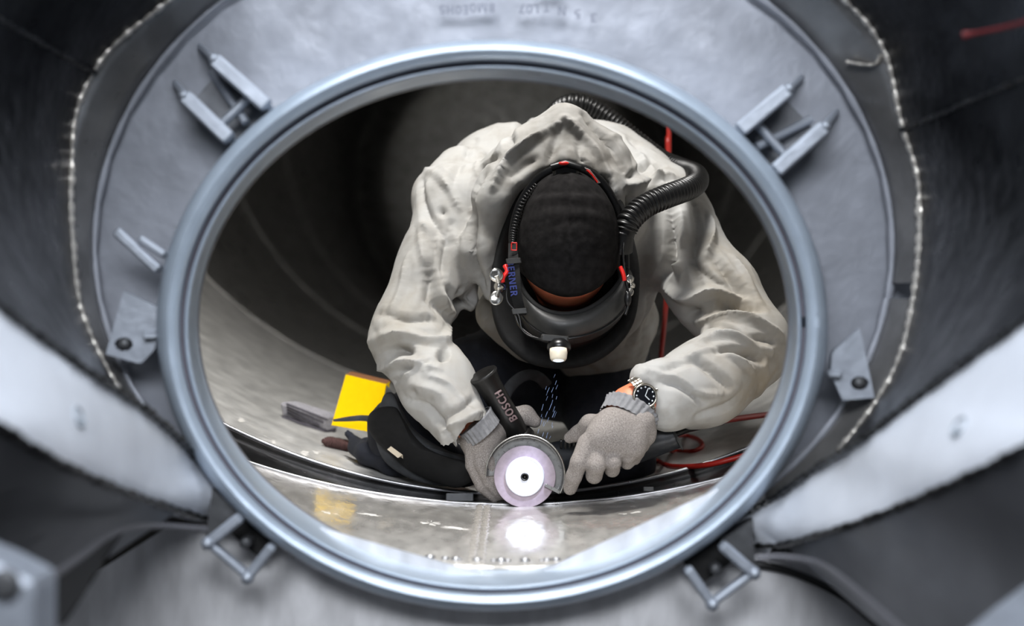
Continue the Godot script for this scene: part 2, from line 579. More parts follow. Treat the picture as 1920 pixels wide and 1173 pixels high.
	sp.emission_enabled = true; sp.emission = Color(0.65, 0.78, 1.0); sp.emission_energy_multiplier = 0.10

# ------------------------------------------------------------------ the tank
# point of the tank wall: angle a from the floor line, distance d, set out by e
func wall_pt(a: float, d: float, e := 0.0, r := R_TANK) -> Vector3:
	return Vector3(sin(a) * (r - e), r - cos(a) * (r - e), -d)

func course(t: Node3D, d0: float, d1: float, m: Material, rise0 := 0.0, rise1 := 0.0, na := 120) -> void:
	var b := MB.new()
	var rows := []
	for pair in [[d0, rise0, 0.0], [lerpf(d0, d1, 0.5), (rise0 + rise1) / 2, 0.0], [d1, rise1, 0.0], [d1, rise1, -0.012], [d0, rise0, -0.012]]:
		var row := PackedVector3Array()
		for i in na:
			var a := TAU * i / na
			var p := wall_pt(a, pair[0], pair[2])
			if a < 0.6 or a > TAU - 0.6 :
				var q := minf(absf(p.x), 0.7)
				p.y += pair[1] * q * q
			elif a < 0.9 or a > TAU - 0.9:
				p.y += pair[1] * 0.49 * (0.9 - minf(a, TAU - a)) / 0.3
			row.append(p)
		rows.append(row)
	b.grid(rows, true, true)
	part(t, "shell_plate", b, m)

# raised ripple weld along a path, n points outwards
func weld(t: Node3D, path: PackedVector3Array, width: float, up: Vector3, m: Material, ripple := 0.0012, height := 0.35) -> void:
	var b := MB.new()
	var rows := []
	for j in path.size():
		var tan := (path[mini(j + 1, path.size() - 1)] - path[maxi(j - 1, 0)]).normalized()
		var nn := (CAM + up - path[j]) if up.length() > 5.0 else up
		nn = (nn - tan * nn.dot(tan)).normalized()
		var bb := tan.cross(nn)
		var r := width / 2.0 + ripple * sin(j * 2.1) + ripple * 0.6 * sin(j * 0.73 + 1.0)
		var row := PackedVector3Array()
		for i in 10:
			var a := TAU * i / 10.0
			row.append(path[j] + bb * cos(a) * r + nn * sin(a) * r * height)
		rows.append(row)
	b.grid(rows, true)
	b.fan(rows[0], true); b.fan(rows[-1])
	part(t, "weld_seam", b, m)

func tank() -> void:
	var t := thing("wall_tank", "cylindrical steel tank of welded courses that the worker kneels in", "wall", Vector3(0, 0, -2.35), "", "structure")
	course(t, 2.462, 4.60, mats.tank_dusty, 0.11, 0.0)
	for k in 4:
		course(t, 4.62 + 2.04 * k, 6.64 + 2.04 * k, mats.tank_steel)
	for d in [4.61, 6.65, 8.69, 12.76]:
		var ring := PackedVector3Array()
		for i in 161:
			ring.append(wall_pt(TAU * i / 160.0, d, 0.002))
		weld(t, ring, 0.10 if d < 12 else 0.12, Vector3(0, 20, -d), mats.tank_steel, 0.0, 0.12)
	# back head
	var b := MB.new()
	var rows := []
	for j in 13:
		var f := 1.0 - j / 12.0
		var row := PackedVector3Array()
		for i in 96:
			var a := TAU * i / 96.0
			row.append(Vector3(sin(a) * R_TANK * f, R_TANK - cos(a) * R_TANK * f, -12.8 - 0.3 * sqrt(maxf(0.0, 1.0 - f * f))))
		rows.append(row)
	b.grid(rows, true)
	part(t, "end_cap", b, mats.tank_steel)
	# front course: its floor is polished, its rear edge is the lip under the grinder
	var f2 := thing("floor", "polished front course of the tank floor ending in a bright lip", "floor", Vector3(0, 0, -2.0), "", "structure")
	course(f2, 1.80, 2.335, mats.floor_polished)
	var lip := PackedVector3Array(); var lip2 := PackedVector3Array()
	for i in 121:
		var a := lerpf(-0.75, 0.75, i / 120.0)
		lip.append(wall_pt(a, 2.337, 0.001))
		var p := wall_pt(a, 2.462, 0.001)
		p.y += 0.11 * pow(minf(absf(p.x), 0.7), 2)
		lip2.append(p)
	var e := MB.new(); e.tube(lip, 0.0028, 8); part(f2, "lip_edge", e, mats.rim_steel)
	e = MB.new(); e.tube(lip2, 0.0035, 8); part(t, "lip_edge", e, mats.rim_steel)
	# open joint between the two courses
	var g := MB.new()
	rows = []
	for k in 4:
		var row := PackedVector3Array()
		for i in 121:
			var a := lerpf(-0.9, 0.9, i / 120.0)
			var s: float = [2.338, 2.345, 2.445, 2.460][k]
			var p := wall_pt(a, s, [-0.002, -0.012, -0.012, 0.0][k])
			if k > 1: p.y += 0.11 * pow(minf(absf(p.x), 0.7), 2)
			row.append(p)
		rows.append(row)
	g.grid(rows)
	part(t, "joint_strip", g, mats.joint)
	# closing ring of the joint above, out of sight
	g = MB.new()
	rows = []
	for k in 2:
		var row := PackedVector3Array()
		for i in 97:
			row.append(wall_pt(lerpf(0.88, TAU - 0.88, i / 96.0), [2.33, 2.47][k], -0.012))
		rows.append(row)
	g.grid(rows)
	part(t, "joint_band", g, mats.tank_steel)
	# long seam in the polished floor
	for dx in [-0.006, 0.007]:
		var seam := PackedVector3Array()
		for i in 61:
			var d := lerpf(1.81, 2.33, i / 60.0)
			seam.append(Vector3(-0.047 + dx + 0.0012 * sin(i * 1.7), 0.001, -d))
		weld(f2, seam, 0.011, Vector3.UP, mats.weld_floor, 0.001, 0.3)
	# flakes of grinding dust lying on the floor
	for q in [[485, 808, 26, 9, 0.5, 1], [520, 832, 20, 6, 0.4, 2], [560, 846, 30, 7, 0.3, 3], [455, 790, 14, 6, 0.5, 4], [600, 850, 22, 5, 0.25, 5], [806, 981, 24, 5, 0.05, 6], [850, 990, 42, 2.5, 0.12, 7], [700, 966, 34, 2.0, 0.14, 8], [620, 962, 20, 2.5, 0.2, 9], [1180, 962, 30, 2.2, -0.1, 10], [1230, 978, 22, 2.0, -0.12, 11]]:
		dust_patch(t if q[5] < 6 else f2, q)
	# weld pearls where the ring meets the floor
	for i in 26:
		var a := lerpf(-0.16, 0.06, i / 25.0) + 0.004 * sin(i * 3.7)
		var w := MB.new()
		var r := 0.0042 + 0.0015 * sin(i * 2.3)
		w.ball(wall_pt(a, 1.835, 0.001), Basis.from_scale(Vector3(r * 1.3, r * 0.7, r)), 6, 8)
		part(f2, "weld_pearl", w, mats.rim_steel)

func dust_patch(t: Node3D, q: Array) -> void:
	var rng := RandomNumberGenerator.new(); rng.seed = 100 + q[5]
	var outline := PackedVector3Array()
	var n := 22
	for i in n:
		var a := TAU * i / n
		var r := rng.randf_range(0.45, 1.0)
		var u: float = cos(a) * q[2] * r; var w: float = sin(a) * q[3] * r
		var x: float = q[0] + u * cos(q[4]) - w * sin(q[4]); var y: float = q[1] + u * sin(q[4]) + w * cos(q[4])
		outline.append(on_floor(x, y, 0.0) + Vector3(0, 0.0006, 0))
	var m := MB.new()
	m.fan(outline, true)
	part(t, "dust_patch", m, mats.dust_pale)

# ------------------------------------------------------------------ front shell: loops round the line of sight to the vanishing point
func loop(list: Array, n := 160) -> PackedVector3Array:
	# list of [x, y, d]; resampled by angle
	var by := []
	for a in list:
		by.append([fposmod(atan2(a[1] - 560.0, a[0] - 930.0), TAU), Vector2(a[0] - 930.0, a[1] - 560.0).length(), a[2]])
	by.sort_custom(func(p, q): return p[0] < q[0])
	var o := PackedVector3Array()
	var m := by.size()
	for i in n:
		var a := TAU * i / n
		var k := 0
		while k < m and by[k][0] <= a: k += 1
		var p0 = by[(k - 2 + 2 * m) % m]; var p1 = by[(k - 1 + m) % m]; var p2 = by[k % m]; var p3 = by[(k + 1) % m]
		var a1: float = p1[0]; var a2: float = p2[0]
		if a2 <= a1: a2 += TAU
		var aa := a if a >= a1 else a + TAU
		var f := (aa - a1) / (a2 - a1)
		var a0: float = p0[0]; var a3: float = p3[0]
		while a0 > a1: a0 -= TAU
		while a3 < a2: a3 += TAU
		var r := cubic_interpolate_in_time(p1[1], p2[1], p0[1], p3[1], f, a2 - a1, a0 - a1, a3 - a1)
		var d := lerpf(p1[2], p2[2], f)
		o.append(P(930.0 + cos(a) * r, 560.0 + sin(a) * r, d))
	return o

func ellipse(cx: float, cy: float, rx: float, ry: float, d: float, n := 160) -> PackedVector3Array:
	var o := PackedVector3Array()
	for i in n:
		var a := TAU * i / n
		o.append(P(cx + rx * cos(a), cy + ry * sin(a), d))
	return o

# the same ellipse, sampled by angle seen from (930, 560)
func ellipse_by_angle(cx: float, cy: float, rx: float, ry: float, d: float, n := 160) -> PackedVector3Array:
	var o := PackedVector3Array()
	for i in n:
		var a := TAU * i / n
		var c := Vector2(cos(a), sin(a))
		var s := Vector2(930.0 - cx, 560.0 - cy)
		var A := c.x * c.x / rx / rx + c.y * c.y / ry / ry
		var B := 2.0 * (c.x * s.x / rx / rx + c.y * s.y / ry / ry)
		var C := s.x * s.x / rx / rx + s.y * s.y / ry / ry - 1.0
		var r := (-B + sqrt(B * B - 4.0 * A * C)) / (2.0 * A)
		o.append(P(930.0 + c.x * r, 560.0 + c.y * r, d))
	return o

func arc_of(l: PackedVector3Array, from: float, to: float) -> PackedVector3Array:
	# part of a loop between two angles (degrees, 0 right, 90 down)
	var o := PackedVector3Array()
	var n := l.size()
	var a := int(round(from / 360.0 * n)); var b := int(round(to / 360.0 * n))
	for i in range(a, b + 1):
		o.append(l[posmod(i, n)])
	return o

func band(t: Node3D, a: PackedVector3Array, b: PackedVector3Array, m: Material, called := "shell_plate", thick := 0.012) -> void:
	var g := MB.new()
	var rows := []
	var out := []
	for k in 5:
		var row := PackedVector3Array()
		for i in a.size():
			row.append(a[i].lerp(b[i], k / 4.0))
		rows.append(row)
	for k in 2:
		var row := PackedVector3Array()
		var src: PackedVector3Array = b if k == 0 else a
		for i in a.size():
			var c := Vector3(0, 0.339, src[i].z)
			row.append(src[i] + (src[i] - c).normalized() * thick)
		rows.append(row)
	g.grid(rows, false, true)
	part(t, called, g, m)

func front_shell() -> void:
	var lp := ellipse_by_angle(925, 460, 750, 625, 1.80)
	var lq := loop([[1655, 90, 1.74], [1690, 230, 1.74], [1722, 340, 1.74], [1724, 450, 1.74], [1712, 560, 1.74], [1690, 660, 1.74], [1600, 810, 1.76], [1440, 960, 1.78], [1200, 1080, 1.79], [925, 1120, 1.79], [650, 1080, 1.79], [430, 960, 1.78], [275, 800, 1.77], [190, 670, 1.75], [150, 570, 1.74], [136, 450, 1.74], [132, 330, 1.74], [150, 190, 1.74], [200, 100, 1.74], [280, 30, 1.74], [420, -70, 1.74], [925, -230, 1.74], [1450, -90, 1.74]])
	var w1 := loop([[0, 577, 1.30], [82, 640, 1.36], [164, 697, 1.42], [245, 750, 1.53], [327, 818, 1.66], [372, 868, 1.745], [480, 950, 1.782], [650, 1045, 1.785], [925, 1095, 1.785], [1100, 1075, 1.785], [1300, 990, 1.783], [1450, 936, 1.745], [1540, 873, 1.63], [1615, 826, 1.52], [1742, 732, 1.43], [1838, 662, 1.36], [1920, 605, 1.31], [2060, 480, 1.24], [2200, 200, 1.2], [2200, -100, 1.2], [1900, -500, 1.2], [925, -800, 1.2], [0, -500, 1.2], [-320, -100, 1.2], [-300, 200, 1.2], [-150, 430, 1.24]])
	var w2 := loop([[0, 800, 1.18], [100, 862, 1.28], [200, 908, 1.42], [300, 945, 1.60], [390, 972, 1.77], [470, 975, 1.79], [600, 1040, 1.79], [925, 1120, 1.79], [1240, 1050, 1.79], [1340, 1005, 1.785], [1425, 1022, 1.77], [1560, 995, 1.55], [1700, 945, 1.41], [1800, 900, 1.3], [1920, 840, 1.2], [2150, 640, 1.1], [2400, 200, 1.05], [2400, -200, 1.05], [1950, -800, 1.05], [925, -1200, 1.05], [-100, -800, 1.05], [-600, -200, 1.05], [-500, 200, 1.05], [-280, 580, 1.08]])
	var lx := ellipse_by_angle(930, 560, 3000, 2100, 0.80)
	# plate with the oval manway, continued behind the shell to close the tank
	var t := thing("wall_front", "pale steel end plate round the oval manway with stamped marks", "wall", Vector3(0, 0.339, -1.81), "", "structure")
	var hole := ellipse_by_angle(925, 608, 556, 460, 1.815)
	var b := MB.new()
	var rows := []
	var far := PackedVector3Array()
	for i in 160:
		var a := TAU * i / 160.0
		var p := hole[i]
		var c := Vector2(cos(a), -sin(a))
		# meet the tank circle from the vanishing point
		var s := Vector2(-0.02, 0.339 - R_TANK)
		var B := 2.0 * c.dot(s); var C := s.length_squared() - 1.40 * 1.40
		var r := (-B + sqrt(maxf(0.0, B * B - 4.0 * C))) / 2.0
		far.append(Vector3(-0.02 + c.x * r, 0.339 + c.y * r, -1.815))
	var back := PackedVector3Array()
	for p in far: back.append(p + Vector3(0, 0, -0.015))
	var hb := PackedVector3Array()
	for p in hole: hb.append(p + Vector3(0, 0, -0.015))
	b.grid([hole, far, back, hb], true, true)
	part(t, "end_plate", b, mats.bulkhead_steel)
	weld(t, arc_of(lp, 0, 360), 0.012, Vector3(0, 0, 1), mats.bulkhead_steel, 0.001, 0.5)
	stamped_marks(t)
	# shell plates; the shell is open to the hall at its top
	var s2 := thing("wall_shell", "dark steel shell in front of the manway with two bead welds", "wall", Vector3(0, 0.0, -1.4), "", "structure")
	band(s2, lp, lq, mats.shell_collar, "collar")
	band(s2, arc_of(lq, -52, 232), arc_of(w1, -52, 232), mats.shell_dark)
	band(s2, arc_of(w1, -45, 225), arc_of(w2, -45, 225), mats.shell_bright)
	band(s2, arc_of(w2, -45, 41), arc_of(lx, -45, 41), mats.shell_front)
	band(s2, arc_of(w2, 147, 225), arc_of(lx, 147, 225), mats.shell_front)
	weld(s2, spline(arc_of(lq, -60, 240), 4), 0.011, Vector3(0, 20, -1), mats.weld_floor, 0.0018, 0.6)
	weld(s2, spline(pts([[1588, 116, 1.772], [1618, 121, 1.76], [1642, 120, 1.748], [1652, 104, 1.742]]), 12), 0.008, Vector3(0, 20, -1), mats.weld_floor, 0.001, 0.5)
	weld(s2, spline(arc_of(w1, -8, 188), 6), 0.017, Vector3(0, 20, -1), mats.weld_bead, 0.0022, 0.5)
	weld(s2, spline(arc_of(w2, -8, 45), 6), 0.015, Vector3(0, 20, -1), mats.weld_bead, 0.0022, 0.5)
	weld(s2, spline(arc_of(w2, 142, 188), 6), 0.015, Vector3(0, 20, -1), mats.weld_bead, 0.0022, 0.5)
	# lengthwise welds running towards the open end
	for q in [210, 337]:
		var i: int = int(round(q / 360.0 * 160))
		var line := PackedVector3Array()
		for k in 60: line.append(lq[i].lerp(w1[i], k / 59.0))
		weld(s2, line, 0.012, Vector3(0, 20, -1), mats.weld_bead, 0.002, 0.4)
	round_stamp(s2, [148, 782, 1.33], 20, w1, w2)
	round_stamp(s2, [1798, 800, 1.34], 20, w1, w2)
	# red paint stroke on the right wall
	var red := MB.new()
	var rp := spline(pts([[1808, 66, 1.42], [1830, 62, 1.41], [1880, 52, 1.38], [1935, 38, 1.34]]), 6)
	red.tube(rp, func(f): return 0.0045 - 0.0022 * minf(1.0, f * 3.0), 8)
	part(s2, "paint_stroke", red, mats.red_paint, false, "dark red paint stroke with a round blot at one end")

func stamped_marks(t: Node3D) -> void:
	# faint upside-down stamp on the end plate
	var row := 0
	for item in [["E0H5", 852, 32], ["8M0", 905, 28], ["L07", 992, 30], ["T", 1024, 28], ["N", 1053, 34], ["5", 1082, 40], ["3", 1112, 47]]:
		var p := P(item[1], item[2] - 9, 1.80)
		write_on(t, item[0], px(17, 1.80), p, Vector3.LEFT, Vector3.DOWN, mats.stamp_ink, 0.0, 0.016)
	write_on(t, "3E0T", px(17, 1.80), P(1030, -16, 1.80), Vector3.LEFT, Vector3.DOWN, mats.stamp_ink, 0.0, 0.016)

func round_stamp(t: Node3D, at: Array, r: float, w1: PackedVector3Array, w2: PackedVector3Array) -> void:
	# ring with a letter, laid on the bright strip
	var a := fposmod(atan2(at[1] - 560.0, at[0] - 930.0), TAU) / TAU * 160.0
	var i := int(a)
	var p1 := w1[i].lerp(w1[(i + 1) % 160], a - i); var p2 := w2[i].lerp(w2[(i + 1) % 160], a - i)
	var ray := (P(at[0], at[1], 1.0) - CAM)
	var along := (w1[(i + 1) % 160] - w1[i]).normalized()
	var nrm := (p2 - p1).cross(along).normalized()
	if nrm.dot(CAM - p1) < 0: nrm = -nrm
	var c := CAM + ray * ((p1 - CAM).dot(nrm) / ray.dot(nrm))
	var rr := px(r, absf(c.z))
	var y := (Vector3.UP - nrm * nrm.y).normalized()
	var x := y.cross(nrm)
	var ring := PackedVector3Array()
	for k in 33:
		var q := TAU * k / 32.0
		ring.append(c + (x * cos(q) + y * sin(q)) * rr + nrm * 0.0005)
	var m := MB.new(); m.tube(ring, 0.0012, 6, false)
	part(t, "round_stamp", m, mats.stamp_pale)
	write_on(t, "M", rr * 0.8, c - y * rr * 0.4, x, y, mats.stamp_pale, 0.0, 0.0008)

# ------------------------------------------------------------------ the oval ring and its lugs
func manway_ring() -> void:
	var t := thing("manway_ring", "blue-grey oval steel manway ring with lugs round its edge, nearest the viewer", "ring", P(925, 1146, 1.72))
	var n := 160
	var sleeve := [[925, 608, 556, 460, 1.80], [925, 609, 560, 465, 1.79], [924, 613.5, 570, 484, 1.728], [924, 614, 573, 487, 1.720], [924, 614, 578, 491.5, 1.722], [924, 614, 580, 493, 1.732]]
	var face := [[924, 613.5, 586, 498, 1.732], [924, 613, 588, 500, 1.714], [924, 612.7, 591, 503, 1.708], [923.5, 612, 598, 509, 1.703], [923, 611.5, 606, 516, 1.7005], [923, 611, 614, 522, 1.7005], [923, 610.6, 622, 529, 1.706], [923, 610.3, 627, 533, 1.712], [923, 610, 630, 536, 1.722], [922, 607, 606, 514, 1.80]]
	for pair in [["sleeve", sleeve, mats.ring_steel], ["face_band", face, mats.ring_steel]]:
		var rows := []
		for e in pair[1]: rows.append(ellipse(e[0], e[1], e[2], e[3], e[4], n))
		var m := MB.new(); m.grid(rows, true)
		part(t, pair[0], m, pair[2])
	var gk := MB.new()
	gk.tube(ellipse(924, 613.7, 583, 495.5, 1.727, 161), 0.0028, 8, false)
	part(t, "gasket", gk, mats.gasket)
	for ee in [[923, 611.4, 609, 518.5, 1.7], [922, 606, 603, 512, 1.803]]:
		var rib := MB.new()
		rib.tube(ellipse(ee[0], ee[1], ee[2], ee[3], ee[4], 161), 0.0016, 6, false)
		part(t, "rib", rib, mats.ring_steel)
	fork_lug(t, [432, 262], [346, 180], [502, 200], [402, 112], true)
	fork_lug(t, [1385, 246], [1478, 168], [1452, 322], [1546, 238], true)
	fork_lug(t, [300, 508], [218, 432], [312, 480], [262, 446], false)
	hole_lug(t, [[232, 545], [302, 578], [290, 655], [264, 682], [198, 664]], [232, 645], [302, 628])
	hole_lug(t, [[1560, 660], [1613, 615], [1640, 745], [1580, 750], [1558, 700]], [1612, 718], [1548, 700])
	box_lug(t, [452, 968], [392, 1016], [512, 1022], [466, 1080], [[398, 915], [384, 1012], [452, 958]])
	box_lug(t, [1352, 1020], [1412, 1072], [1288, 1064], [1334, 1130], [[1412, 972], [1352, 1012], [1416, 1066]])

func bar(m: MB, a: Vector3, b: Vector3, w: float, h: float) -> void:
	var z := (b - a) / 2.0
	var x := z.normalized().cross(Vector3(0, 0, 1)).normalized()
	m.box((a + b) / 2.0, Basis(x * w / 2, Vector3(0, 0, 1) * h / 2, z), 0.003)

func fork_lug(t: Node3D, a0: Array, a1: Array, b0: Array, b1: Array, big: bool) -> void:
	# two bars from the ring, gussets running back to the end plate, a swing bolt between them
	var d0 := 1.735; var d1 := 1.735
	var m := MB.new()
	var pa0 := P(a0[0], a0[1], d0); var pa1 := P(a1[0], a1[1], d1)
	var pb0 := P(b0[0], b0[1], d0); var pb1 := P(b1[0], b1[1], d1)
	bar(m, pa0, pa1, 0.018 if big else 0.012, 0.02)
	bar(m, pb0, pb1, 0.018 if big else 0.009, 0.02)
	var lug := part(t, "lug", m, mats.lug_steel, true)
	if not big: return
	for pr in [[pa0, pa1], [pb0, pb1]]:
		var out: Vector3 = (pr[1] - pr[0])
		var g := MB.new()
		var side := out.normalized().cross(Vector3(0, 0, 1)) * 0.008
		var foot: Vector3 = pr[1] + out * 0.55
		g.slab(PackedVector3Array([pr[0] - side / 2, pr[1] - side / 2, Vector3(foot.x, foot.y, -1.805) - side / 2, Vector3(pr[0].x, pr[0].y, -1.805) - side / 2]), side, 0.002)
		part(lug, "gusset", g, mats.lug_steel, true)
		var k := MB.new()
		k.ball(pr[1] + Vector3(0, 0, 0.002), Basis.from_scale(Vector3(0.0075, 0.0075, 0.011)), 8, 10)
		part(lug, "rounded_end", k, mats.lug_steel)
	# dark pocket and pin
	var c := MB.new()
	var out := pa1 - pa0
	var q := [pa0 + out * 0.08, pa1 + out * 0.05, pb1 + out * 0.05, pb0 + out * 0.08]
	var poly := PackedVector3Array()
	for p in q: poly.append(Vector3(p.x, p.y, -1.802))
	c.slab(poly, Vector3(0, 0, 0.004), 0.001)
	part(lug, "pocket_plate", c, mats.pocket_steel, true)
	var pin := MB.new()
	var base := pa0.lerp(pb0, 0.45) + out * 0.12
	pin.tube(PackedVector3Array([base + Vector3(0, 0, -0.03), pa1.lerp(pb1, 0.75) + out * 0.1 + Vector3(0, 0, -0.055)]), 0.0055, 10)
	part(lug, "swing_bolt", pin, mats.lug_steel)
	var cross := MB.new()
	cross.tube(PackedVector3Array([pa0.lerp(pa1, 0.35) + Vector3(0, 0, -0.025), pb0.lerp(pb1, 0.35) + Vector3(0, 0, -0.025)]), 0.006, 10)
	part(lug, "cross_pin", cross, mats.lug_steel)

func hole_lug(t: Node3D, poly: Array, hole: Array, ring: Array) -> void:
	var d := 1.745
	# plate with a bored hole: strip between the outline and a round
	var c := P(hole[0], hole[1], d)
	var rx := px(17, d); var ry := px(13, d)
	var outer := PackedVector3Array(); var inner := PackedVector3Array()
	var pp := PackedVector3Array()
	for p in poly: pp.append(P(p[0], p[1], d))
	for i in 48:
		var a := TAU * i / 48.0
		var dir := Vector3(cos(a), sin(a), 0)
		var best := 10.0
		for k in pp.size():
			var hit = Geometry2D.segment_intersects_segment(Vector2(c.x, c.y), Vector2(c.x, c.y) + Vector2(dir.x, dir.y), Vector2(pp[k].x, pp[k].y), Vector2(pp[(k + 1) % pp.size()].x, pp[(k + 1) % pp.size()].y))
			if hit != null: best = minf(best, (hit - Vector2(c.x, c.y)).length())
		if best > 1.0: best = rx * 1.5
		outer.append(c + dir * best)
		inner.append(c + Vector3(dir.x * rx, dir.y * ry, 0))
	var m := MB.new()
	var rows := [outer, inner]
	var z := Vector3(0, 0, -0.012)
	var o2 := PackedVector3Array(); var i2 := PackedVector3Array()
	for i in 48: o2.append(outer[i] + z); i2.append(inner[i] + z)
	m.grid([outer, inner, i2, o2], true, true)
	var lug := part(t, "lug", m, mats.lug_steel, true)
	var s := MB.new()
	s.lathe(c + Vector3(0, 0, -0.006), Vector3(0, 0, 1), [[rx * 0.72, -0.008], [rx * 0.72, 0.006], [rx * 0.35, 0.009], [0.0001, 0.009]], 20)
	part(lug, "bolt", s, mats.gusset_dark)
	var k := MB.new()
	bar(k, c + Vector3((P(ring[0], ring[1], d) - c).x * 0.55, (P(ring[0], ring[1], d) - c).y * 0.9, 0.004), P(ring[0], ring[1], d), 0.010, 0.016)
	part(lug, "tab", k, mats.lug_steel, true)

func box_lug(t: Node3D, a0: Array, a1: Array, b0: Array, b1: Array, gus: Array) -> void:
	var d := 1.70
	var pa0 := P(a0[0], a0[1], d); var pa1 := P(a1[0], a1[1], d)
	var pb0 := P(b0[0], b0[1], d); var pb1 := P(b1[0], b1[1], d)
	var m := MB.new()
	bar(m, pa0, pa1, 0.013, 0.024)
	bar(m, pb0, pb1, 0.012, 0.024)
	bar(m, pa1, pb1, 0.009, 0.02)
	var lug := part(t, "lug", m, mats.lug_steel, true)
	var g := MB.new()
	var poly := PackedVector3Array()
	for q in gus: poly.append(P(q[0], q[1], 1.735))
	g.slab(poly, Vector3(0, 0, -0.06), 0.001)
	part(lug, "gusset", g, mats.gusset_dark, true)
	var c := MB.new()
	poly = PackedVector3Array()
	var mid := (pa0 + pb1) / 2.0
	for p in [pa0, pa1.lerp(pa0, 0.25), pb1.lerp(pb0, 0.25), pb0]: poly.append(p + Vector3(0, 0, -0.05))
	c.slab(poly, Vector3(0, 0, -0.006), 0.001)
	part(lug, "pocket_plate", c, mats.pad_black, true)
	for p in [pa1, pb1]:
		var k := MB.new()
		k.ball(p + Vector3(0, 0, 0.006), Basis.from_scale(Vector3(0.0085, 0.0085, 0.012)), 8, 10)
		part(lug, "rounded_end", k, mats.lug_steel)
	var n := MB.new()
	n.lathe(pa0.lerp(pb0, 0.5).lerp(pa1.lerp(pb1, 0.5), 0.55) + Vector3(0, 0, -0.03), Vector3(0, 0, 1), [[0.008, -0.015], [0.008, 0.003], [0.005, 0.006], [0.0001, 0.006]], 6)
	part(lug, "bolt", n, mats.gusset_dark)

# ------------------------------------------------------------------ nearest pieces at the bottom of the frame
func foreground() -> void:
	# ground of the hall under the raised tank
	var h := thing("floor_hall", "dark concrete hall floor below the shell opening", "floor", Vector3(0, -0.16, 0), "", "structure")
	var m := MB.new()
	m.box(Vector3(0, -0.20, 2.6), Basis(Vector3(5, 0, 0), Vector3(0, 0.04, 0), Vector3(0, 0, 4.3)), 0.005)
	part(h, "slab", m, mats.hall_floor, true)
	# cover plate bolted upright below the ring
	var t := thing("cover_plate", "broad grey steel cover plate standing below the manway ring", "plate", P(900, 1400, 1.78))
	m = MB.new()
	var edge := [[312, 989, 1.79], [402, 990, 1.79]]
	for k in 25:
		var a := deg_to_rad(lerpf(146, 32, k / 24.0))
		edge.append([923 + 597 * cos(a), 608 + 506 * sin(a), 1.79])
	edge.append_array([[1440, 1050, 1.79], [1500, 1051, 1.79], [1532, 1060, 1.79], [1960, 1400, 1.78], [1500, 1400, 1.78], [900, 1400, 1.78], [300, 1400, 1.78], [-340, 1400, 1.78]])
	edge.remove_at(2); edge.remove_at(2)
	m.slab(pts(edge), Vector3(0, 0, 0.006), 0.0)
	part(t, "sheet", m, mats.plate_steel, true)
	# rolled rims of the shell opening either side of the plate
	for item in [["shell_rim", [[386, 992, 1.60], [300, 986, 1.56], [240, 990, 1.50], [200, 1006, 1.44], [160, 1036, 1.37], [110, 1072, 1.29], [40, 1120, 1.2], [-60, 1190, 1.1]], "thin grey rim of the shell opening left of the cover plate"], ["shell_rim", [[1418, 1046, 1.50], [1460, 1044, 1.49], [1510, 1050, 1.47], [1550, 1064, 1.44], [1600, 1102, 1.36], [1650, 1146, 1.28], [1700, 1190, 1.22]], "thin bright rim of the shell opening right of the cover plate"]]:
		var path := spline(pts(item[1]), 8)
		var r := thing(item[0], item[2], "rim", path[path.size() / 2])
		var b := MB.new(); b.tube(path, 0.0035, 8)
		part(r, "edge_bar", b, mats.rim_grey)
		var w := MB.new()
		var low := PackedVector3Array(); var hi := PackedVector3Array(); var bk := PackedVector3Array()
		for k in range(18, path.size()):
			var p := path[k]
			var drop := minf(0.05, 0.0022 * (k - 18))
			hi.append(p); low.append(p + Vector3(0, -drop, 0.0)); bk.append(p + Vector3(0.0, -drop, -0.03))
		w.grid([hi, low, bk, hi])
		if item[1][0][0] < 900: part(r, "skirt", w, mats.black_gap)
	var cpath := spline(pts([[1400, 1056, 1.779], [1450, 1063, 1.779], [1500, 1078, 1.779], [1560, 1106, 1.779], [1610, 1140, 1.779], [1680, 1210, 1.779], [1720, 1300, 1.779]]), 10)
	var c := thing("black_cable", "thin black cable curving down across the cover plate", "cable", cpath[0])
	m = MB.new(); m.tube(cpath, 0.0048, 10)
	part(c, "sheath", m, mats.rubber_black)
	# galvanised corner post, lower left
	var p := P(20, 1130, 1.12)
	t = thing("corner_bracket", "blurred galvanised bracket in the lower left corner", "bracket", P(0, 1250, 1.12))
	m = MB.new()
	m.slab(PackedVector3Array([P(-120, 1010, 1.1), P(-10, 1056, 1.1), P(40, 1082, 1.1), P(58, 1092, 1.1), P(62, 1110, 1.1), P(62, 1300, 1.1), P(-120, 1300, 1.1)]), Vector3(0, 0, -0.06), 0.004)
	part(t, "upright_plate", m, mats.lug_steel, true)
	m = MB.new()
	m.lathe(P(10, 1094, 1.098), Vector3(0, 0, 1), [[0.012, 0.0], [0.012, 0.004], [0.009, 0.006], [0.0001, 0.006]], 20)
	part(t, "bolt", m, mats.gusset_dark)
	# pale sheet, lower right
	t = thing("steel_sheet", "pale blurred steel sheet in the lower right corner", "plate", P(1900, 1180, 1.15))
	m = MB.new()
	m.slab(PackedVector3Array([P(1808, 1185, 1.12), P(1860, 1140, 1.2), P(1960, 1066, 1.28), P(2100, 1066, 1.28), P(2100, 1300, 1.0), P(1800, 1300, 1.0)]), Vector3(0, -0.008, 0), 0.001)
	part(t, "sheet", m, mats.lug_steel, true)

# ------------------------------------------------------------------ the worker
func fc(f: Field, a: Array, b: Array, k := 0.03, cut := false) -> void:
	f.cap(P(a[0], a[1], a[2]), P(b[0], b[1], b[2]), px(a[3], a[2]), px(b[3], b[2]), k, cut)

func fchain(f: Field, list: Array, k := 0.02) -> void:
	for i in list.size() - 1: fc(f, list[i], list[i + 1], k)

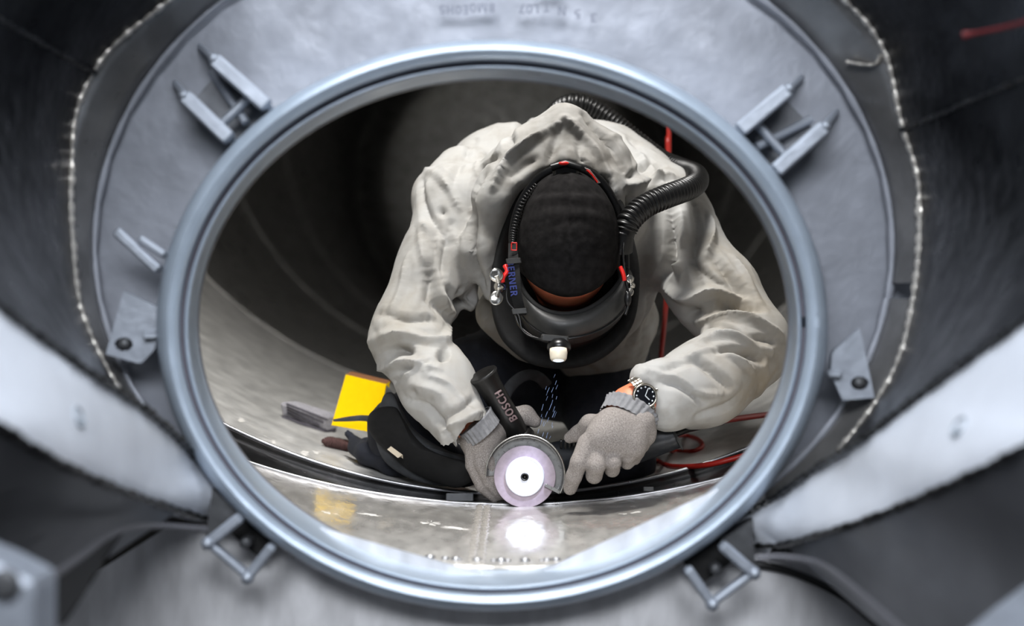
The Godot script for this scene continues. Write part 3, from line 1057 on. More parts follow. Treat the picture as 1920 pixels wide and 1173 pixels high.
func fe(f: Field, at: Array, r: Vector3, turn := 0.0, k := 0.02, cut := false) -> void:
	var b := Basis(Vector3(0, 0, 1), turn) * Basis.from_scale(r)
	f.ell(P(at[0], at[1], at[2]), b, k, cut)

# creases and ridges pressed into a cloth surface: lines that lie on it, each with a width and a height
func crease(m: MB, f: Field, folds: Array, crumple: float, freq: float, seed_ := 5) -> void:
	var nz := FastNoiseLite.new()
	nz.seed = seed_; nz.frequency = freq; nz.fractal_type = FastNoiseLite.FRACTAL_RIDGED; nz.fractal_octaves = 2
	var nb := FastNoiseLite.new()
	nb.seed = seed_ + 1; nb.frequency = freq * 0.45; nb.fractal_octaves = 2
	var nc := FastNoiseLite.new()
	nc.seed = seed_ + 2; nc.noise_type = FastNoiseLite.TYPE_CELLULAR; nc.frequency = freq * 0.9
	nc.cellular_return_type = FastNoiseLite.RETURN_DISTANCE2_SUB; nc.fractal_type = FastNoiseLite.FRACTAL_NONE
	var nn := PackedVector3Array(); nn.resize(m.v.size())
	for k in range(0, m.idx.size(), 3):
		var a := m.v[m.idx[k]]
		var fn := (m.v[m.idx[k + 2]] - a).cross(m.v[m.idx[k + 1]] - a)
		for e in 3: nn[m.idx[k + e]] += fn
	var off := PackedFloat32Array(); off.resize(m.v.size())
	# hash of vertices by coarse cell
	var size := 0.03
	var grid := {}
	for i in m.v.size():
		nn[i] = nn[i].normalized()
		var key := Vector3i((m.v[i] / size).floor())
		if not grid.has(key): grid[key] = PackedInt32Array()
		grid[key].append(i)
		var wp := m.v[i] + nn[i] * 0.0 + Vector3(nb.get_noise_3dv(m.v[i] * 2.3), nb.get_noise_3dv(m.v[i] * 2.1 + Vector3(9, 3, 1)), nb.get_noise_3dv(m.v[i] * 2.2 + Vector3(2, 7, 5))) * 0.05
		var cr := -clampf(nc.get_noise_3dv(wp) + 1.0, 0.0, 0.8)
		off[i] = crumple * (nz.get_noise_3dv(m.v[i]) * 0.12 + nb.get_noise_3dv(m.v[i]) * 0.8 + (cr + 0.3) * 2.1 * clampf(0.55 + 1.2 * nb.get_noise_3dv(m.v[i] * 1.7 + Vector3(5, 5, 5)), 0.0, 1.0))
	for fo in folds:
		var line := PackedVector3Array()
		for q in fo[0]:
			var s := P(q[0], q[1], 1.9)
			line.append(f.hit(s, (s - CAM).normalized(), 1.2))
		line = spline(line, 5)
		var w := px(fo[1] * 0.62, 2.4); var amp: float = fo[2]
		var best := {}
		var reach := int(ceil(w * 2.2 / size))
		for i in line.size() - 1:
			var a := line[i]; var b := line[i + 1]
			var fade := sin(PI * clampf((i + 0.8) / (line.size() - 0.4), 0.0, 1.0))
			fade = pow(fade, 0.5)
			var k0 := Vector3i((a.min(b) / size).floor()) - Vector3i.ONE * reach
			var k1 := Vector3i((a.max(b) / size).floor()) + Vector3i.ONE * reach
			var ba := b - a
			var inv := 1.0 / maxf(ba.length_squared(), 1e-9)
			for z in range(k0.z, k1.z + 1):
				for y in range(k0.y, k1.y + 1):
					for x in range(k0.x, k1.x + 1):
						var ids = grid.get(Vector3i(x, y, z))
						if ids == null: continue
						for id in ids:
							var q := m.v[id] - a
							var t := clampf(q.dot(ba) * inv, 0.0, 1.0)
							var d := (q - ba * t).length() / w
							if d < 2.2:
								var e := fade * pow(maxf(0.0, 1.0 - d / 1.9), 1.6)
								if e > best.get(id, 0.0): best[id] = e
		for id in best: off[id] += amp * best[id]
	for i in m.v.size():
		m.v[i] += nn[i] * off[i]

func worker() -> void:
	var t := thing("person", "worker kneeling bent double in pale coverall, black cap and grey gloves, grinding the floor", "person", Vector3(0.06, 0.0, -2.7))
	# the body itself: one skin, mostly hidden by clothes
	var f := Field.new(Vector3(-0.42, -0.01, -3.35), Vector3(0.52, 0.72, -2.10), 0.013)
	fc(f, [870, 405, 2.6, 70], [1245, 415, 2.6, 70], 0.05)
	fc(f, [950, 370, 2.72, 95], [1160, 370, 2.72, 95], 0.05)
	fc(f, [1055, 400, 2.72, 130], [1055, 560, 3.0, 130], 0.05)
	fchain(f, [[858, 400, 2.54, 52], [768, 628, 2.45, 44], [812, 722, 2.39, 42], [880, 800, 2.365, 26], [905, 840, 2.372, 22]], 0.02)
	fchain(f, [[1262, 440, 2.56, 56], [1402, 640, 2.44, 46], [1320, 715, 2.35, 42], [1215, 748, 2.268, 37], [1180, 765, 2.252, 37], [1150, 820, 2.25, 34]], 0.02)
	fchain(f, [[1010, 690, 2.95, 75], [770, 800, 2.58, 46], [870, 885, 2.47, 26]], 0.03)
	fchain(f, [[1110, 690, 2.95, 75], [1180, 850, 2.55, 40], [1020, 880, 2.50, 26]], 0.03)
	fc(f, [1058, 430, 2.6, 62], [1062, 480, 2.45, 58], 0.02)
	var m := MB.new()
	f.skin(m)
	# head on a finer grid of its own
	var hd := Field.new(P(950, 640, 2.52), P(1190, 300, 2.17), 0.0055)
	hd.ell(P(1062, 452, 2.35), Basis.from_scale(Vector3(0.079, 0.112, 0.105)), 0.01)
	fc(hd, [1058, 520, 2.40, 60], [1056, 545, 2.46, 45], 0.02)                 # jaw, facing the floor
	fc(hd, [1056, 575, 2.40, 10], [1056, 592, 2.43, 15], 0.012)                # nose
	for s in [-1, 1]:
		fc(hd, [1058 + s * 34, 560, 2.385, 13], [1058 + s * 15, 566, 2.39, 11], 0.012)   # brow
		fc(hd, [1061 + s * 88, 470, 2.40, 10], [1061 + s * 90, 500, 2.42, 8], 0.008)     # ear
		fc(hd, [1058 + s * 30, 570, 2.412, 7], [1058 + s * 28, 570, 2.414, 7], 0.006, true)
	fc(hd, [1040, 575, 2.465, 4], [1072, 575, 2.465, 4], 0.005, true)
	hd.skin(m)
	part(t, "body", m, mats.skin)
	coverall(t)
	trousers(t)
	cap(t)
	gloves(t)

func coverall(t: Node3D) -> void:
	var f := Field.new(Vector3(-0.36, 0.10, -3.26), Vector3(0.56, 0.76, -2.10), 0.0058)
	# trunk, seen end on: shoulders near, hips far
	fc(f, [880, 410, 2.60, 98], [1240, 418, 2.60, 98], 0.05)
	fc(f, [940, 348, 2.74, 112], [1130, 338, 2.74, 104], 0.05)
	fc(f, [1050, 430, 2.78, 185], [1060, 520, 3.05, 165], 0.06)
	fc(f, [1010, 520, 2.62, 98], [1120, 530, 2.62, 112], 0.05)
	fc(f, [1090, 575, 2.72, 112], [1130, 590, 2.74, 100], 0.04)
	fc(f, [1120, 620, 2.78, 95], [1130, 665, 2.82, 85], 0.05)
	fc(f, [940, 585, 2.57, 44], [995, 640, 2.62, 40], 0.03)
	# sleeves
	fchain(f, [[864, 402, 2.54, 88], [815, 510, 2.48, 68], [764, 630, 2.43, 70]], 0.035)
	fc(f, [868, 335, 2.63, 62], [822, 358, 2.58, 44], 0.03)
	fc(f, [858, 540, 2.50, 40], [876, 566, 2.49, 22], 0.03)
	fchain(f, [[766, 640, 2.43, 70], [818, 718, 2.38, 67], [864, 800, 2.335, 53]], 0.025)
	fchain(f, [[1252, 440, 2.55, 86], [1338, 545, 2.48, 74], [1402, 638, 2.42, 72]], 0.035)
	fc(f, [1195, 345, 2.68, 72], [1225, 380, 2.62, 70], 0.04)
	fchain(f, [[1406, 655, 2.40, 74], [1320, 718, 2.33, 76], [1248, 742, 2.28, 60]], 0.025)
	fc(f, [1245, 712, 2.275, 36], [1203, 706, 2.252, 24], 0.02)
	fc(f, [1262, 765, 2.27, 36], [1250, 775, 2.255, 30], 0.02)
	# hood pushed back round the head: full cowl with the face opening cut out of it
	fe(f, [1045, 400, 2.52], Vector3(0.152, 0.165, 0.16), 0.0, 0.03)
	fc(f, [1055, 262, 2.56, 56], [1050, 360, 2.50, 110], 0.04)
	fchain(f, [[922, 548, 2.44, 18], [902, 470, 2.42, 27], [930, 370, 2.41, 34], [985, 290, 2.44, 36], [1060, 245, 2.46, 38], [1130, 285, 2.45, 32], [1165, 350, 2.44, 26], [1180, 420, 2.45, 20]], 0.035)
	fe(f, [1064, 488, 2.35], Vector3(0.117, 0.165, 0.165), 0.0, 0.022, true)
	# hollow cuffs
	fc(f, [915, 850, 2.29, 38], [880, 808, 2.33, 36], 0.008, true)
	fc(f, [1150, 775, 2.22, 44], [1188, 762, 2.25, 41], 0.008, true)
	fc(f, [1110, 790, 2.20, 52], [1140, 778, 2.22, 52], 0.01, true)
	var m := MB.new()
	f.skin(m)
	m.subdivide(4.0)
	var folds := [
		# left sleeve (seen on the left): pulls from armpit and elbow
		[[[905, 330], [885, 420], [882, 480], [905, 540]], 22, -0.026], [[[893, 560], [870, 575], [862, 600]], 19, -0.043],
		[[[800, 500], [815, 560], [850, 590]], 22, -0.026], [[[830, 520], [838, 570], [858, 592]], 16, 0.017],
		[[[865, 545], [868, 575], [880, 590]], 12, -0.017], [[[770, 400], [800, 425], [850, 440]], 19, 0.013],
		[[[790, 335], [800, 400], [840, 450]], 16, -0.013], [[[785, 300], [840, 330], [890, 380]], 24, 0.010],
		[[[700, 640], [755, 625], [830, 640], [845, 615]], 14, 0.022], [[[700, 665], [760, 655], [830, 665], [860, 640]], 13, -0.035],
		[[[715, 690], [760, 680], [820, 690]], 13, 0.019], [[[712, 590], [760, 600], [820, 600]], 16, -0.013],
		[[[740, 715], [770, 690], [810, 680]], 11, -0.013], [[[775, 720], [830, 740], [860, 790]], 19, 0.010],
		[[[760, 745], [800, 760], [830, 800], [850, 835]], 16, -0.013], [[[830, 805], [870, 785], [905, 768]], 10, 0.013], [[[815, 790], [860, 770], [895, 745]], 11, -0.010],
		# hood: ridges and the seam round its edge
		[[[1058, 225], [1000, 262], [955, 300], [925, 350]], 13, 0.022], [[[1058, 225], [1108, 262], [1145, 330], [1165, 400]], 13, 0.022],
		[[[1000, 215], [955, 262], [905, 320], [888, 400]], 16, -0.022], [[[1098, 215], [1150, 270], [1178, 330]], 14, -0.022],
		[[[1050, 230], [1040, 270], [1030, 300]], 13, -0.017], [[[1085, 260], [1090, 290], [1095, 310]], 11, -0.013], [[[960, 330], [985, 310], [1005, 300]], 13, -0.013],
		[[[1180, 360], [1178, 400], [1170, 430]], 13, -0.026],
		# right shoulder and sleeve: deep folds
		[[[1185, 330], [1205, 310], [1240, 305]], 13, -0.026], [[[1190, 345], [1225, 335], [1270, 330]], 12, 0.022], [[[1188, 370], [1215, 355], [1255, 350]], 10, -0.022],
		[[[1260, 395], [1262, 440], [1250, 500], [1232, 540]], 17, -0.039], [[[1275, 400], [1280, 450], [1270, 500], [1245, 560]], 13, 0.022],
		[[[1300, 380], [1310, 430], [1300, 480], [1310, 530]], 14, -0.022], [[[1330, 400], [1335, 440], [1325, 480]], 13, 0.017],
		[[[1250, 540], [1290, 560], [1340, 545], [1400, 560]], 14, 0.025], [[[1255, 575], [1300, 585], [1360, 570], [1420, 580]], 17, -0.026],
		[[[1310, 600], [1370, 600], [1430, 610], [1465, 625]], 13, 0.019], [[[1330, 618], [1390, 622], [1450, 640]], 10, -0.026],
		[[[1320, 640], [1365, 632], [1420, 645], [1445, 660]], 10, 0.022], [[[1345, 655], [1385, 655], [1430, 675]], 12, -0.030],
		[[[1290, 665], [1340, 650], [1375, 668], [1420, 700]], 10, 0.019], [[[1250, 690], [1300, 672], [1340, 700], [1365, 725]], 14, -0.022],
		[[[1215, 690], [1265, 700], [1310, 735], [1350, 740]], 10, 0.017], [[[1240, 715], [1280, 722], [1320, 755]], 13, -0.017],
		[[[1340, 480], [1375, 530], [1400, 560]], 17, -0.017], [[[1380, 480], [1405, 530], [1425, 565]], 14, 0.013],
		[[[1400, 730], [1360, 760], [1310, 780]], 14, -0.010],
		# long drag lines down the sleeves and over the shoulders
		[[[845, 420], [832, 480], [836, 535], [860, 575]], 13, -0.014], [[[785, 430], [795, 500], [778, 570]], 12, 0.009], [[[762, 480], [752, 540], [726, 595]], 13, 0.009], [[[815, 440], [815, 500], [800, 560]], 11, -0.010],
		[[[772, 385], [830, 398], [885, 402]], 12, -0.010], [[[800, 318], [840, 350], [860, 390]], 12, 0.010], [[[890, 262], [862, 312], [850, 345]], 12, -0.010], [[[930, 238], [905, 290], [895, 330]], 12, 0.008],
		[[[798, 700], [848, 722], [880, 762]], 11, 0.010], [[[742, 742], [775, 735], [806, 748]], 10, -0.010], [[[735, 705], [765, 700], [800, 668]], 9, 0.010],
		[[[1150, 250], [1195, 290], [1235, 330]], 12, 0.009], [[[1180, 262], [1220, 300], [1262, 352]], 11, -0.010],
		[[[1318, 420], [1362, 480], [1400, 545]], 13, 0.010], [[[1290, 480], [1330, 520], [1370, 540]], 12, -0.010],
		# chest below the hood
		[[[935, 600], [965, 625], [1000, 660]], 11, 0.012], [[[1215, 560], [1200, 610], [1170, 650]], 16, -0.012],
	]
	crease(m, f, folds, 0.006, 9.0)
	# grime: dark smears where the hood rubs on the harness, brownish dust on the sleeves
	var nz := FastNoiseLite.new(); nz.seed = 41; nz.frequency = 16.0; nz.fractal_type = FastNoiseLite.FRACTAL_RIDGED; nz.fractal_octaves = 3
	var nb := FastNoiseLite.new(); nb.seed = 43; nb.frequency = 7.0; nb.fractal_octaves = 3
	m.col.resize(m.v.size())
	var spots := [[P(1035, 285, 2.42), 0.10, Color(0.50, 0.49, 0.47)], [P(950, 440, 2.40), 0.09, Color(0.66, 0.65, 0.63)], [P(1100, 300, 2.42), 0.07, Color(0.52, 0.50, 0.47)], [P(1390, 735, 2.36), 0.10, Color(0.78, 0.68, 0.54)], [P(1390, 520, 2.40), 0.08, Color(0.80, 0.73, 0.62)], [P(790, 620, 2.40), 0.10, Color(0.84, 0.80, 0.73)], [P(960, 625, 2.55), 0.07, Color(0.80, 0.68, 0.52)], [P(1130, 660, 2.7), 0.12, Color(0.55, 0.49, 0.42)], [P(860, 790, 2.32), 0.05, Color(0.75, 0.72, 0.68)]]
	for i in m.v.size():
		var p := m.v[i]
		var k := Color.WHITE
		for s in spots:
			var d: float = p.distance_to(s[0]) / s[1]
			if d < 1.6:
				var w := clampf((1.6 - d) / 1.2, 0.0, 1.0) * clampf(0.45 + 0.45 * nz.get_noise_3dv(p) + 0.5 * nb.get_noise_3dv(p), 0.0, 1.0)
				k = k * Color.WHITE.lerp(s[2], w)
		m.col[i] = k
	part(t, "coverall", m, mats.coverall_cloth)

func trousers(t: Node3D) -> void:
	var f := Field.new(Vector3(-0.33, 0.0, -3.3), Vector3(0.40, 0.42, -2.36), 0.009)
	fc(f, [1055, 600, 3.05, 150], [1060, 640, 3.0, 150], 0.05)
	fchain(f, [[1000, 680, 2.92, 98], [880, 730, 2.72, 88], [752, 800, 2.57, 56]], 0.04)
	fchain(f, [[1120, 690, 2.92, 98], [1150, 770, 2.75, 84], [1182, 862, 2.54, 42]], 0.04)
	fchain(f, [[748, 805, 2.555, 50], [870, 882, 2.46, 34]], 0.03)
	fchain(f, [[1185, 868, 2.53, 40], [1010, 895, 2.48, 30]], 0.03)
	fchain(f, [[690, 845, 2.62, 26], [740, 862, 2.56, 30]], 0.03)
	var m := MB.new()
	f.skin(m)
	crease(m, f, [[[[860, 620], [900, 650], [960, 690]], 14, 0.008], [[[850, 660], [900, 700], [950, 740]], 12, -0.008], [[[1100, 740], [1060, 780], [1040, 830]], 12, 0.007]], 0.003, 8.0, 11)
	part(t, "trousers", m, mats.navy_cloth)
	# knee pad: thick black shell strapped over the near shin, with its grey lining showing
	for item in [["knee_pad", mats.pad_black, 0.0, [[712, 764], [742, 764], [758, 788], [775, 815], [800, 838], [835, 855], [880, 868], [900, 890], [862, 914], [820, 906], [770, 884], [728, 850], [700, 822], [688, 795], [693, 775]]], ["knee_pad_lining", mats.pad_grey, 0.018, [[722, 738], [738, 740], [752, 768], [770, 800], [800, 826], [842, 848], [880, 862], [880, 900], [836, 912], [780, 902], [735, 878], [712, 850], [700, 800], [712, 760]]]]:
		var outline := PackedVector3Array()
		for q in item[3]:
			outline.append(P(q[0], q[1], 2.49 - 0.00055 * (q[0] - 690.0) + item[2]))
		outline = spline(outline, 4, true)
		var mid := Vector3.ZERO
		for p in outline: mid += p
		mid /= outline.size()
		var rows := []
		for k in 7:
			var q := k / 6.0
			var row := PackedVector3Array()
			for p in outline:
				var s := 1.0 - q * q * 0.9
				row.append(mid.lerp(p, s) + Vector3(0, 0, 0.024 * sqrt(1.0 - s * s) - 0.004))
			rows.append(row)
		var bk := PackedVector3Array()
		for p in outline: bk.append(p + Vector3(0, 0, -0.02))
		rows.push_front(bk)
		var pm := MB.new()
		pm.grid(rows, true)
		pm.fan(rows[-1])
		part(t, item[0], pm, item[1])
	# little folded paper tag stuck on the pad
	var tag := MB.new()
	var a := P(726, 842, 2.425); var b := P(733, 836, 2.427); var c := P(755, 852, 2.418); var d := P(746, 858, 2.414)
	tag.slab(PackedVector3Array([a, b, c, d]), Vector3(0, 0, 0.0015), 0.0003)
	tag.slab(PackedVector3Array([d, c, P(755.5, 859.5, 2.424), P(752, 856, 2.43)]), Vector3(0.0003, 0, 0.001), 0.0002)
	part(t, "paper_tag", tag, mats.paper_tag, true, "small cream folded paper tag on the black knee pad")
	var s := MB.new()
	s.tube(spline(pts([[940, 760, 2.62], [953, 730, 2.60], [972, 710, 2.585], [993, 702, 2.58], [1012, 708, 2.585], [1026, 722, 2.60]]), 6), px(11, 2.6), 10, true, 0.4, Vector3(0, 0, 1))
	part(t, "strap", s, mats.pad_grey)

func cap(t: Node3D) -> void:
	# knitted skull cap with gathered wrinkles
	var c := P(1064, 455, 2.35)
	var r := Vector3(0.0855, 0.119, 0.118)
	var m := MB.new()
	var rows := []
	var nz := FastNoiseLite.new(); nz.seed = 3; nz.frequency = 14.0
	var lines := [[344, 26, 0.0030], [360, 60, -0.0028], [372, 62, 0.0032], [390, 70, -0.0026], [404, 58, 0.0022], [425, 66, -0.0018], [520, 50, 0.0012]]
	for j in 49:
		var th := lerpf(0.02, 2.0, j / 48.0)         # from the crown that faces the camera
		var row := PackedVector3Array()
		for i in 96:
			var ph := TAU * i / 96.0
			var dir := Vector3(sin(th) * cos(ph), sin(th) * sin(ph), cos(th))
			var p := Vector3(dir.x * r.x, dir.y * r.y, dir.z * r.z)
			# hem: the cap stops at the forehead
			var low := -0.086 + 6.8 * p.x * p.x
			if p.y < low:
				var over := low - p.y
				p.y = low - minf(over, 0.004)
				p.z -= over * 1.6
				p.x *= 1.0 - minf(over * 0.6, 0.05)
			var yy := 455.0 - p.y * F / 2.27
			var xx := p.x * F / 2.27
			var e := 0.0
			for l in lines:
				var yl: float = l[0] + xx * xx * 0.0022 + 3.0 * sin(xx * 0.05 + l[0])
				var g := (yy - yl) / 6.0
				var h: float = xx / l[1]
				e += l[2] * exp(-g * g) * exp(-h * h)
			e += 0.0012 * nz.get_noise_3dv(p)
			row.append(c + p + dir * e * (1.0 if dir.z > -0.2 else 0.0))
		rows.append(row)
	m.grid(rows, true)
	m.fan(rows[0], true)
	part(t, "skull_cap", m, mats.black_cloth)

func finger(f: Field, chain: Array, k := 0.006) -> void:
	fchain(f, chain, k)

func gloves(t: Node3D) -> void:
	# hand on the right: flat on the tool, forefinger stretched down, the others curled over the edge
	var f := Field.new(P(1045, 950, 2.36), P(1250, 735, 2.14), 0.0032)
	fc(f, [1152, 800, 2.24, 28], [1186, 808, 2.245, 28], 0.012)
	fc(f, [1150, 800, 2.215, 38], [1186, 800, 2.225, 34], 0.015)
	fc(f, [1128, 820, 2.205, 32], [1180, 830, 2.215, 34], 0.016)
	fc(f, [1114, 838, 2.208, 18], [1186, 842, 2.228, 17], 0.014)
	finger(f, [[1103, 832, 2.205, 21], [1086, 866, 2.195, 16.5], [1076, 893, 2.205, 15], [1069, 915, 2.22, 13]], 0.004)     # forefinger
	finger(f, [[1123, 845, 2.20, 18], [1119, 872, 2.188, 16.5], [1114, 891, 2.205, 15.5], [1112, 880, 2.25, 14]], 0.0025)     # middle
	finger(f, [[1150, 846, 2.205, 16], [1150, 866, 2.193, 15], [1148, 880, 2.21, 14], [1146, 870, 2.255, 13]], 0.0025)   # ring
	finger(f, [[1176, 842, 2.215, 14], [1177, 856, 2.208, 13], [1176, 867, 2.22, 12.5], [1172, 858, 2.26, 12]], 0.0025)     # little
	finger(f, [[1135, 795, 2.235, 22], [1106, 795, 2.265, 17], [1084, 812, 2.285, 13], [1068, 820, 2.295, 11]], 0.01)       # thumb
	# seam pearls along the outer edge
	for q in [[1222, 806], [1219, 822], [1210, 836], [1200, 850], [1193, 862]]:
		fc(f, [q[0] - 4, q[1], 2.225, 8], [q[0], q[1] + 2, 2.23, 7], 0.007)
	fc(f, [1205, 790, 2.228, 24], [1212, 812, 2.232, 16], 0.012)
	var m := MB.new(); f.skin(m, 30.0)
	var g := part(t, "glove", m, mats.glove_knit)
	# knuckle dip shading comes from shape; fingertip dipped in grip coating
	rib_cuff(g, [[1142, 740, 2.245], [1230, 796, 2.25]], [[1128, 764, 2.23], [1214, 816, 2.235]], 26, 0.035)
	# hand on the left: behind the guard, fingers wrapped down round the gear head
	f = Field.new(P(845, 955, 2.42), P(1030, 745, 2.22), 0.0032)
	fc(f, [902, 824, 2.364, 37], [920, 895, 2.40, 24], 0.015)
	fc(f, [903, 822, 2.358, 38], [908, 838, 2.366, 34], 0.015)
	finger(f, [[915, 850, 2.390, 30], [945, 860, 2.395, 24], [975, 860, 2.408, 16]], 0.012)
	finger(f, [[884, 836, 2.345, 14], [884, 872, 2.345, 11.5], [902, 911, 2.352, 11], [927, 934, 2.362, 9.5]], 0.0025)
	finger(f, [[897, 836, 2.340, 14], [900, 869, 2.336, 11.5], [916, 904, 2.344, 11], [939, 930, 2.358, 9.5]], 0.0025)
	finger(f, [[911, 836, 2.340, 13], [917, 865, 2.335, 11], [931, 896, 2.343, 10.5], [950, 920, 2.358, 9]], 0.0025)
	finger(f, [[925, 838, 2.345, 12], [933, 862, 2.340, 10], [944, 888, 2.350, 9.5], [957, 905, 2.362, 9]], 0.0025)
	finger(f, [[925, 808, 2.373, 26], [955, 785, 2.388, 20], [985, 778, 2.390, 17], [1003, 790, 2.386, 12]], 0.01)            # thumb
	m = MB.new(); f.skin(m, 30.0)
	g = part(t, "glove", m, mats.glove_knit)
	rib_cuff(g, [[863, 813, 2.345], [918, 763, 2.345]], [[879, 836, 2.348], [936, 788, 2.348]], 24, 0.036)

# ribbed knitted cuff: a tapered sleeve with lengthwise ribs
func rib_cuff(g: Node3D, a: Array, b: Array, ribs: int, deep: float) -> void:
	var a0 := P(a[0][0], a[0][1], a[0][2]); var a1 := P(a[1][0], a[1][1], a[1][2])
	var b0 := P(b[0][0], b[0][1], b[0][2]); var b1 := P(b[1][0], b[1][1], b[1][2])
	var m := MB.new()
	var rows := []
	for k in 9:
		var q := k / 8.0
		var l := a0.lerp(b0, q); var r := a1.lerp(b1, q)
		var c := (l + r) / 2.0; var x := (r - l) / 2.0
		var ax := ((b0 + b1) - (a0 + a1)).normalized()
		var z := x.cross(ax).normalized()
		if z.z < 0: z = -z
		var row := PackedVector3Array()
		var n := ribs * 6
		for i in n:
			var an := TAU * i / n
			var s := 1.0 + 0.028 * sin(an * ribs * 1.0) + (0.06 * exp(-pow(q * 6.0, 2.0)))
			row.append(c + (x * cos(an) + z * deep * sin(an)) * s)
		rows.append(row)
	var inner := PackedVector3Array()
	var c0 := (a0 + a1) / 2.0
	for p in rows[0]: inner.append(c0.lerp(p, 0.9))
	rows.push_front(inner)
	m.grid(rows, true)
	part(g, "cuff", m, mats.glove_rib)

# ------------------------------------------------------------------ breathing helmet, hose, watch
func respirator() -> void:
	var t := thing("respirator", "black breathing mask harness round the cap with red clips and blue-lettered strap", "mask", P(1060, 690, 2.42))
	# neck seal: a soft black dish behind the head
	var outline := PackedVector3Array()
	for q in [[1050, 304], [1005, 318], [968, 365], [944, 420], [927, 480], [921, 540], [925, 590], [940, 632], [968, 662], [1000, 682], [1050, 690], [1105, 682], [1150, 655], [1184, 612], [1197, 560], [1198, 500], [1186, 440], [1168, 380], [1140, 335], [1100, 308]]:
		outline.append(P(q[0], q[1], 2.395))
	outline = spline(outline, 5, true)
	var mid := P(1060, 500, 2.395)
	var rows := []
	for k in [[1.0, -0.03], [1.01, -0.008], [0.985, 0.0], [0.93, 0.002], [0.86, -0.008], [0.72, -0.03], [0.3, -0.05], [0.01, -0.05]]:
		var row := PackedVector3Array()
		for p in outline: row.append(mid.lerp(p, k[0]) + Vector3(0, 0, k[1]))
		rows.append(row)
	var m := MB.new(); m.grid(rows, true)
	part(t, "neck_seal", m, mats.pad_black)
	# brow of the face shield: crescent with a rolled front edge
	var inn := spline(pts([[968, 505, 2.36], [982, 545, 2.315], [1010, 575, 2.285], [1050, 588, 2.275], [1095, 582, 2.28], [1135, 558, 2.30], [1160, 530, 2.33], [1172, 500, 2.36]]), 8)
	var out := spline(pts([[966, 530, 2.37], [974, 580, 2.33], [1000, 615, 2.29], [1045, 634, 2.27], [1100, 628, 2.275], [1145, 606, 2.295], [1176, 570, 2.325], [1188, 520, 2.365]]), 8)
	m = MB.new(); rows = []
	for k in 9:
		var q := k / 8.0
		var row := PackedVector3Array()
		for i in inn.size():
			row.append(inn[i].lerp(out[i], q) + Vector3(0, 0.004, 0.012) * sin(PI * q))
		rows.append(row)
	var under := PackedVector3Array(); var back := PackedVector3Array()
	for i in out.size():
		under.append(out[i] + Vector3(0, -0.012, -0.05)); back.append(inn[i] + Vector3(0, 0, -0.05))
	rows.append(under); rows.append(back)
	m.grid(rows, false, true)
	var brow := part(t, "brow_band", m, mats.brow_grey)
	m = MB.new(); m.tube(out, 0.0022, 8); part(brow, "edge_bead", m, mats.plastic_black)
	m = MB.new(); m.tube(inn, 0.0040, 8); part(brow, "sweat_band", m, mats.pad_black)
	# face shield hanging below the brow, turned to the floor
	m = MB.new(); rows = []
	for k in 6:
		var q := k / 5.0
		var row := PackedVector3Array()
		for i in out.size():
			row.append(out[i] + Vector3(0, -0.014 * q - 0.01 * q * q, -0.11 * q))
		rows.append(row)
	m.grid(rows)
	part(t, "face_shield", m, mats.plastic_black)
	# harness round the back of the cap
	var band := spline(pts([[968, 500, 2.37], [962, 440, 2.375], [975, 385, 2.37], [1005, 340, 2.36], [1035, 320, 2.35], [1062, 314, 2.345], [1095, 320, 2.35], [1130, 345, 2.36], [1158, 395, 2.37], [1170, 450, 2.375], [1172, 510, 2.37]]), 8)
	m = MB.new(); m.tube(band, px(9, 2.36), 10, true, 0.5, Vector3(0, 0, 1)); part(t, "head_band", m, mats.plastic_black)
	m = MB.new()
	m.box(P(1061, 320, 2.325), Basis(Vector3(px(25, 2.3), 0, 0), Vector3(0, px(15, 2.3), 0), Vector3(0, 0, 0.012)), 0.004)
	var knob := part(t, "ratchet_box", m, mats.plastic_black, true)
	m = MB.new(); m.tube(pts([[1034, 314, 2.315], [1060, 306, 2.312], [1088, 314, 2.315]]), px(7, 2.3), 10); part(knob, "ratchet_knob", m, mats.rubber_black)
	m = MB.new(); m.ball(P(1057, 306, 2.303), Basis.from_scale(Vector3(px(10, 2.3), px(3.5, 2.3), 0.004)), 8, 12); part(knob, "red_button", m, mats.red_plastic, false, "red button on the ratchet box")
	m = MB.new()
	m.slab(pts([[1096, 314, 2.33], [1106, 318, 2.326], [1126, 343, 2.33], [1118, 344, 2.334]]), Vector3(0, 0, 0.002), 0.0005)
	var lab := part(t, "white_label", m, mats.hood_white, true, "small white label with a red edge on the harness")
	m = MB.new(); m.tube(pts([[1100, 319, 2.325], [1110, 328, 2.3265], [1120, 342, 2.329]]), px(1.6, 2.3), 6); part(lab, "red_stripe", m, mats.red_plastic)
	# coiled lead down the left of the cap
	var axis := spline(pts([[1006, 348, 2.325], [985, 372, 2.318], [971, 405, 2.312], [964, 435, 2.308], [962, 458, 2.305]]), 8)
	var coil := PackedVector3Array()
	var turns := 22.0
	for i in 331:
		var q := i / 330.0 * (axis.size() - 1)
		var k := mini(int(q), axis.size() - 2)
		var c := axis[k].lerp(axis[k + 1], q - k)
		var tn := (axis[k + 1] - axis[k]).normalized()
		var u := tn.cross(Vector3(0, 0, 1)).normalized()
		var w := u.cross(tn)
		var a := TAU * turns * i / 330.0
		coil.append(c + (u * cos(a) + w * sin(a)) * px(5.2, 2.31))
	m = MB.new(); m.tube(coil, px(1.5, 2.31), 6); part(t, "coiled_lead", m, mats.rubber_black)
	# lettered strap
	var d := 2.285
	m = MB.new()
	var sl := pts([[953, 456, d + 0.02], [953, 500, d], [958, 550, d], [968, 592, d + 0.02]]); var sr := pts([[968, 454, d + 0.015], [974, 500, d - 0.004], [978, 550, d - 0.004], [988, 590, d + 0.015]])
	sl = spline(sl, 6); sr = spline(sr, 6)
